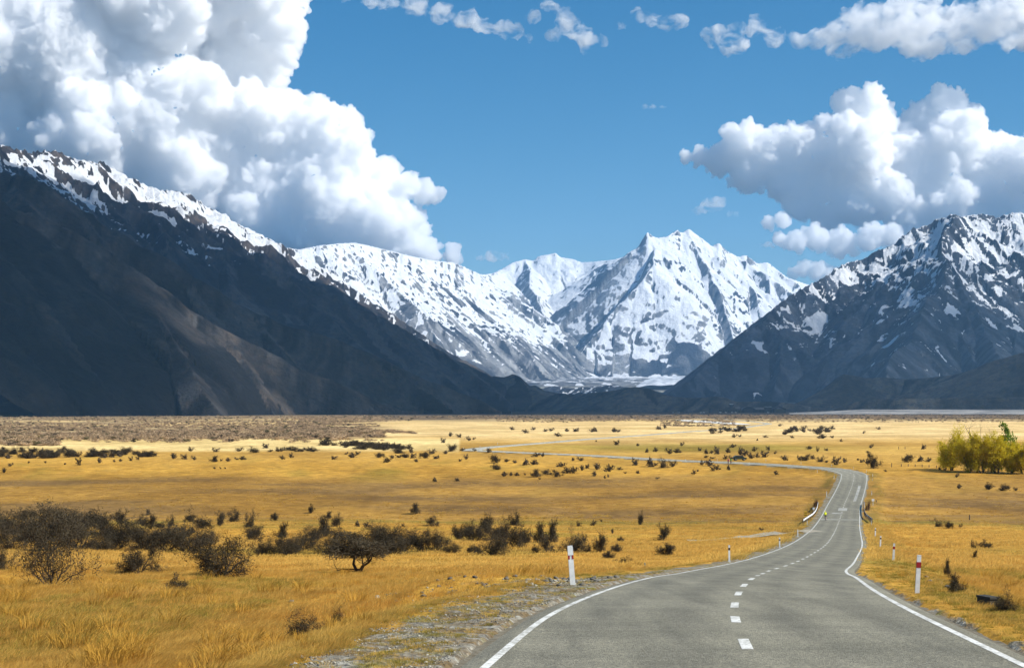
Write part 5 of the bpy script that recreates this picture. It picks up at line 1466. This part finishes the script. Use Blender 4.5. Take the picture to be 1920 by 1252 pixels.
# ------------------------------------------------------------------ vehicles
TYRE = worn('tyre_rubber', (.02, .02, .02), .9, .2, 12)
CHROME = worn('wheel_metal', (.45, .45, .45), .35, .2, 8, .5, .6)
def van_mesh(L, W, H, paint, name, label, loc, rz, low=False, cat='van', group=None, scale=1.0):
    r = empty(name, loc, rz); r.scale = (scale,) * 3
    side = [(-L / 2, .38), (L / 2 - .1, .38), (L / 2, .55), (L / 2, .95), (L / 2 - .75, 1.05), (L / 2 - (1.45 if low else 1.25), H), (-L / 2 + (.95 if low else .1), H), (-L / 2, 1.0 if low else H - .15)]
    b = MB(); b.prism(side, -W / 2, W / 2); bd = b.build('body', paint, r)
    bv_ = bd.modifiers.new('bevel', 'BEVEL'); bv_.width = .06; bv_.segments = 2
    for s in (-1, 1):
        b = MB(); y0 = s * (W / 2 + .006)
        b.prism([(-L / 2 + (.75 if low else .5), 1.05), (L / 2 - 1.0, 1.08), (L / 2 - (1.5 if low else 1.35), H - .12), (-L / 2 + (1.05 if low else .5), H - .12)], min(y0, y0 - s * .02), max(y0, y0 - s * .02)); b.build('side_window', GLASS, r)
        b = MB(); b.box((L / 2 + .005, s * W * .34, .75), (.03, .28, .14)); b.build('headlight', WHITE, r)
        for x in (-L * .31, L * .31):
            b = MB(); b.tube([(x, s * (W / 2 - .2), .34), (x, s * (W / 2 + .02), .34)], .34, 14); wh = b.build('wheel', TYRE, r)
            b = MB(); b.tube([(x, s * (W / 2 - .1), .34), (x, s * (W / 2 + .03), .34)], .19, 10); b.build('rim', CHROME, wh)
    tag(r, label, cat, group); return r
CARP = worn('dark_green_paint', (.018, .030, .014), .3, .2, 2, .5)
p = at(1386.5, 863)
van_mesh(4.5, 1.8, 1.65, CARP, 'parked_car', 'dark green car parked beside the far road behind the two cyclists', (p.x, p.y, p.z), 0.1, True, 'car')
for u, lab in [(1262, 'tiny white van parked far left of the hut'), (1273, 'tiny white van parked next to the lattice pylon'), (1314, 'first of two white vans parked just left of the hut'), (1320, 'second of two white vans parked just left of the hut'), (1351, 'white van parked at the left end of the terminal'), (1361.5, 'white van parked before the middle of the terminal'), (1373, 'white van parked under the control tower'), (1380, 'white van parked at the right end of the terminal'), (1440.5, 'white van parked in front of the long grey shed'), (1492, 'white van parked right of the black gabled hangar')]:
    q = bpos(u, BY - 22); van_mesh(5.2, 2.0, 2.4, WHITE, 'white_van', lab, (q.x, q.y, q.z + .25), brng.uniform(-.2, .2), False, 'van', 'vans parked at the airfield', 1.25)

# ------------------------------------------------------------------ cyclists
SKIN = worn('skin', (.50, .30, .21), .6, .1, 8)
def cloth(name, c): return worn(name, c, .8, .2, 10)
SHORTS = cloth('black_shorts', (.02, .02, .022)); FRAME = worn('bicycle_frame', (.06, .06, .07), .35, .2, 8, .5)
def cyclist(loc, rz, jersey, helmet, rider_label, bike_label, scale=1.0, jname='jersey'):
    # ---- bicycle, heading +Y
    r = empty('bicycle', loc, rz); r.scale = (scale,) * 3
    for y in (-.52, .52):
        b = MB(); n = 28
        ring = [(0, y + .325 * math.cos(2 * math.pi * i / n), .34 + .325 * math.sin(2 * math.pi * i / n)) for i in range(n + 1)]
        b.tube(ring, .016, 6, caps=False); w = b.build('wheel', TYRE, r)
        b = MB(); b.tube([(0, y + .30 * math.cos(2 * math.pi * i / n), .34 + .30 * math.sin(2 * math.pi * i / n)) for i in range(n + 1)], .010, 5, caps=False); b.build('rim', CHROME, w)
        b = MB()
        for i in range(10):
            a = 2 * math.pi * i / 10; b.tube([(0, y, .34), (0, y + .30 * math.cos(a), .34 + .30 * math.sin(a))], .003, 3)
        b.tube([(-.04, y, .34), (.04, y, .34)], .025, 6); b.build('spokes', CHROME, w)
    b = MB(); BB, ST, HT, HB = (0, -.10, .29), (0, -.25, .86), (0, .36, .88), (0, .41, .74)
    for a, c in ((BB, ST), (ST, HT), (BB, HB), (HT, HB)): b.tube([a, c], .018, 6)
    for s in (-1, 1):
        b.tube([(s * .05, -.52, .34), BB], .011, 5); b.tube([(s * .05, -.52, .34), (0, -.23, .80)], .010, 5); b.tube([(s * .05, .52, .34), HB], .012, 5)
    b.build('frame', FRAME, r)
    b = MB(); b.tube([(0, -.40, .94), (0, -.28, .955), (0, -.12, .945)], [.075, .055, .02], 8); b.build('saddle', BLACK, r)
    b = MB(); b.tube([(-.21, .52, .80), (-.21, .58, .90), (-.19, .46, .98), (0, .42, .98), (.19, .46, .98), (.21, .58, .90), (.21, .52, .80)], .014, 6); b.build('handlebar', BLACK, r)
    b = MB(); b.tube([(-.04, -.10, .29), (.04, -.10, .29)], .09, 12)
    b.tube([(.06, -.10, .29), (.07, -.10, .12)], .01, 4); b.tube([(-.06, -.10, .29), (-.07, -.10, .46)], .01, 4); b.tube([(.06, -.1, .12), (.15, -.1, .12)], .015, 4); b.tube([(-.06, -.1, .46), (-.15, -.1, .46)], .015, 4); b.build('cranks', CHROME, r)
    tag(r, bike_label, 'bicycle')
    # ---- rider: one skinned body
    J = {'pel': (0, -.24, .99, .125), 'waist': (0, -.12, 1.16, .125), 'chest': (0, .06, 1.33, .145), 'neck': (0, .19, 1.44, .055), 'head': (0, .25, 1.53, .085), 'crown': (0, .27, 1.62, .075)}
    E = [('pel', 'waist'), ('waist', 'chest'), ('chest', 'neck'), ('neck', 'head'), ('head', 'crown')]
    for s, n in ((-1, 'l'), (1, 'r')):
        up = s < 0
        J.update({'hip' + n: (s * .10, -.20, .93, .095), 'knee' + n: (s * .11, .12 if up else .06, .80 if up else .56, .058), 'calf' + n: (s * .11, -.0, .64 if up else .38, .052), 'ank' + n: (s * .12, -.14, .50 if up else .18, .034), 'toe' + n: (s * .13, .02, .46 if up else .12, .032),
                  'sho' + n: (s * .18, .12, 1.37, .065), 'elb' + n: (s * .25, .22, 1.14, .042), 'wri' + n: (s * .205, .42, 1.01, .030), 'han' + n: (s * .20, .48, .985, .036)})
        E += [('pel', 'hip' + n), ('hip' + n, 'knee' + n), ('knee' + n, 'calf' + n), ('calf' + n, 'ank' + n), ('ank' + n, 'toe' + n), ('chest', 'sho' + n), ('sho' + n, 'elb' + n), ('elb' + n, 'wri' + n), ('wri' + n, 'han' + n)]
        for k in range(5):     # fingers curled over the bar
            f = 'f%d' % k + n
            J[f] = (s * (.17 + .018 * k), .50 - .004 * k, .955 - .002 * k, .009); E.append(('han' + n, f))
    ks = list(J); me = bpy.data.meshes.new('person'); me.from_pydata([J[k][:3] for k in ks], [(ks.index(a), ks.index(c)) for a, c in E], [])
    o = link('person', me); md = o.modifiers.new('skin', 'SKIN'); me.skin_vertices[0].data[0].use_root = True
    for i, k in enumerate(ks): me.skin_vertices[0].data[i].radius = (J[k][3], J[k][3])
    sb = o.modifiers.new('sub', 'SUBSURF'); sb.levels = sb.render_levels = 1
    dg = bpy.context.evaluated_depsgraph_get(); m2 = bpy.data.meshes.new_from_object(o.evaluated_get(dg)); o.modifiers.clear(); o.data = m2; m2.name = 'person'
    m2.materials.clear()
    for m in (SKIN, jersey, SHORTS): m2.materials.append(m)
    for p in m2.polygons:
        x, y, z = p.center; p.use_smooth = True
        torso = abs(x) < .30 and y + 1.0 < z - .02 + .35 and z > 1.02 and z < 1.45 and not (abs(x) > .2 and z < 1.17)
        sh = z <= 1.06 and z > .70 and y < .05 and abs(x) < .24
        p.material_index = 1 if torso else (2 if sh else 0)
    b = MB()
    bm_ = bmesh.new(); bmesh.ops.create_uvsphere(bm_, u_segments=12, v_segments=8, radius=1)
    for v in bm_.verts: v.co = Vector((v.co.x * .105, .26 + v.co.y * .145, 1.60 + max(v.co.z, -.25) * .105))
    hm = bpy.data.meshes.new('helmet'); bm_.to_mesh(hm); bm_.free(); link('helmet', hm, helmet, o)
    for s in (-1, 1):
        up = s < 0; q = MB(); q.box((s * .13, -.06, .475 if up else .135), (.085, .26, .07), taper=.8); q.build('shoe', BLACK, o)
        q = MB(); q.box((s * .04, .338, 1.575), (.024, .02, .014)); q.build('eye', BLACK, o)
    q = MB(); q.prism([(.33, 1.53), (.365, 1.525), (.335, 1.575)], -.014, .014, axis='X'); q.build('nose', SKIN, o)
    o.location = loc; o.rotation_euler = (0, 0, rz); o.scale = (scale,) * 3
    tag(o, rider_label, 'person')
YJ = cloth('yellow_jersey', (.68, .72, .015)); PJ = cloth('pink_jersey', (.80, .12, .26)); GJ = cloth('green_jersey', (.14, .62, .10)); DH = cloth('dark_helmet', (.03, .03, .04))
def on_road(u, v, off=None):
    Y = y_of_v(v); X = (u - UC) / F * Y
    return Vector((X, Y, float(CZ - DROP(Y))))
p = on_road(1547.5, 975.5)
cyclist(p, -.12, YJ, YJ, 'person in a yellow jersey cycling away on the left edge of the road', 'dark road bicycle ridden by the person in yellow', 1.0)
p = on_road(1365.5, 870.5); cyclist(p, 2.9, PJ, DH, 'person in a pink top cycling on the far road beside one in green', 'bicycle ridden by the person in pink', 1.15)
p = on_road(1370.5, 870.0); cyclist(p, 2.9, GJ, DH, 'person in a green top cycling on the far road beside one in pink', 'bicycle ridden by the person in green', 1.15)
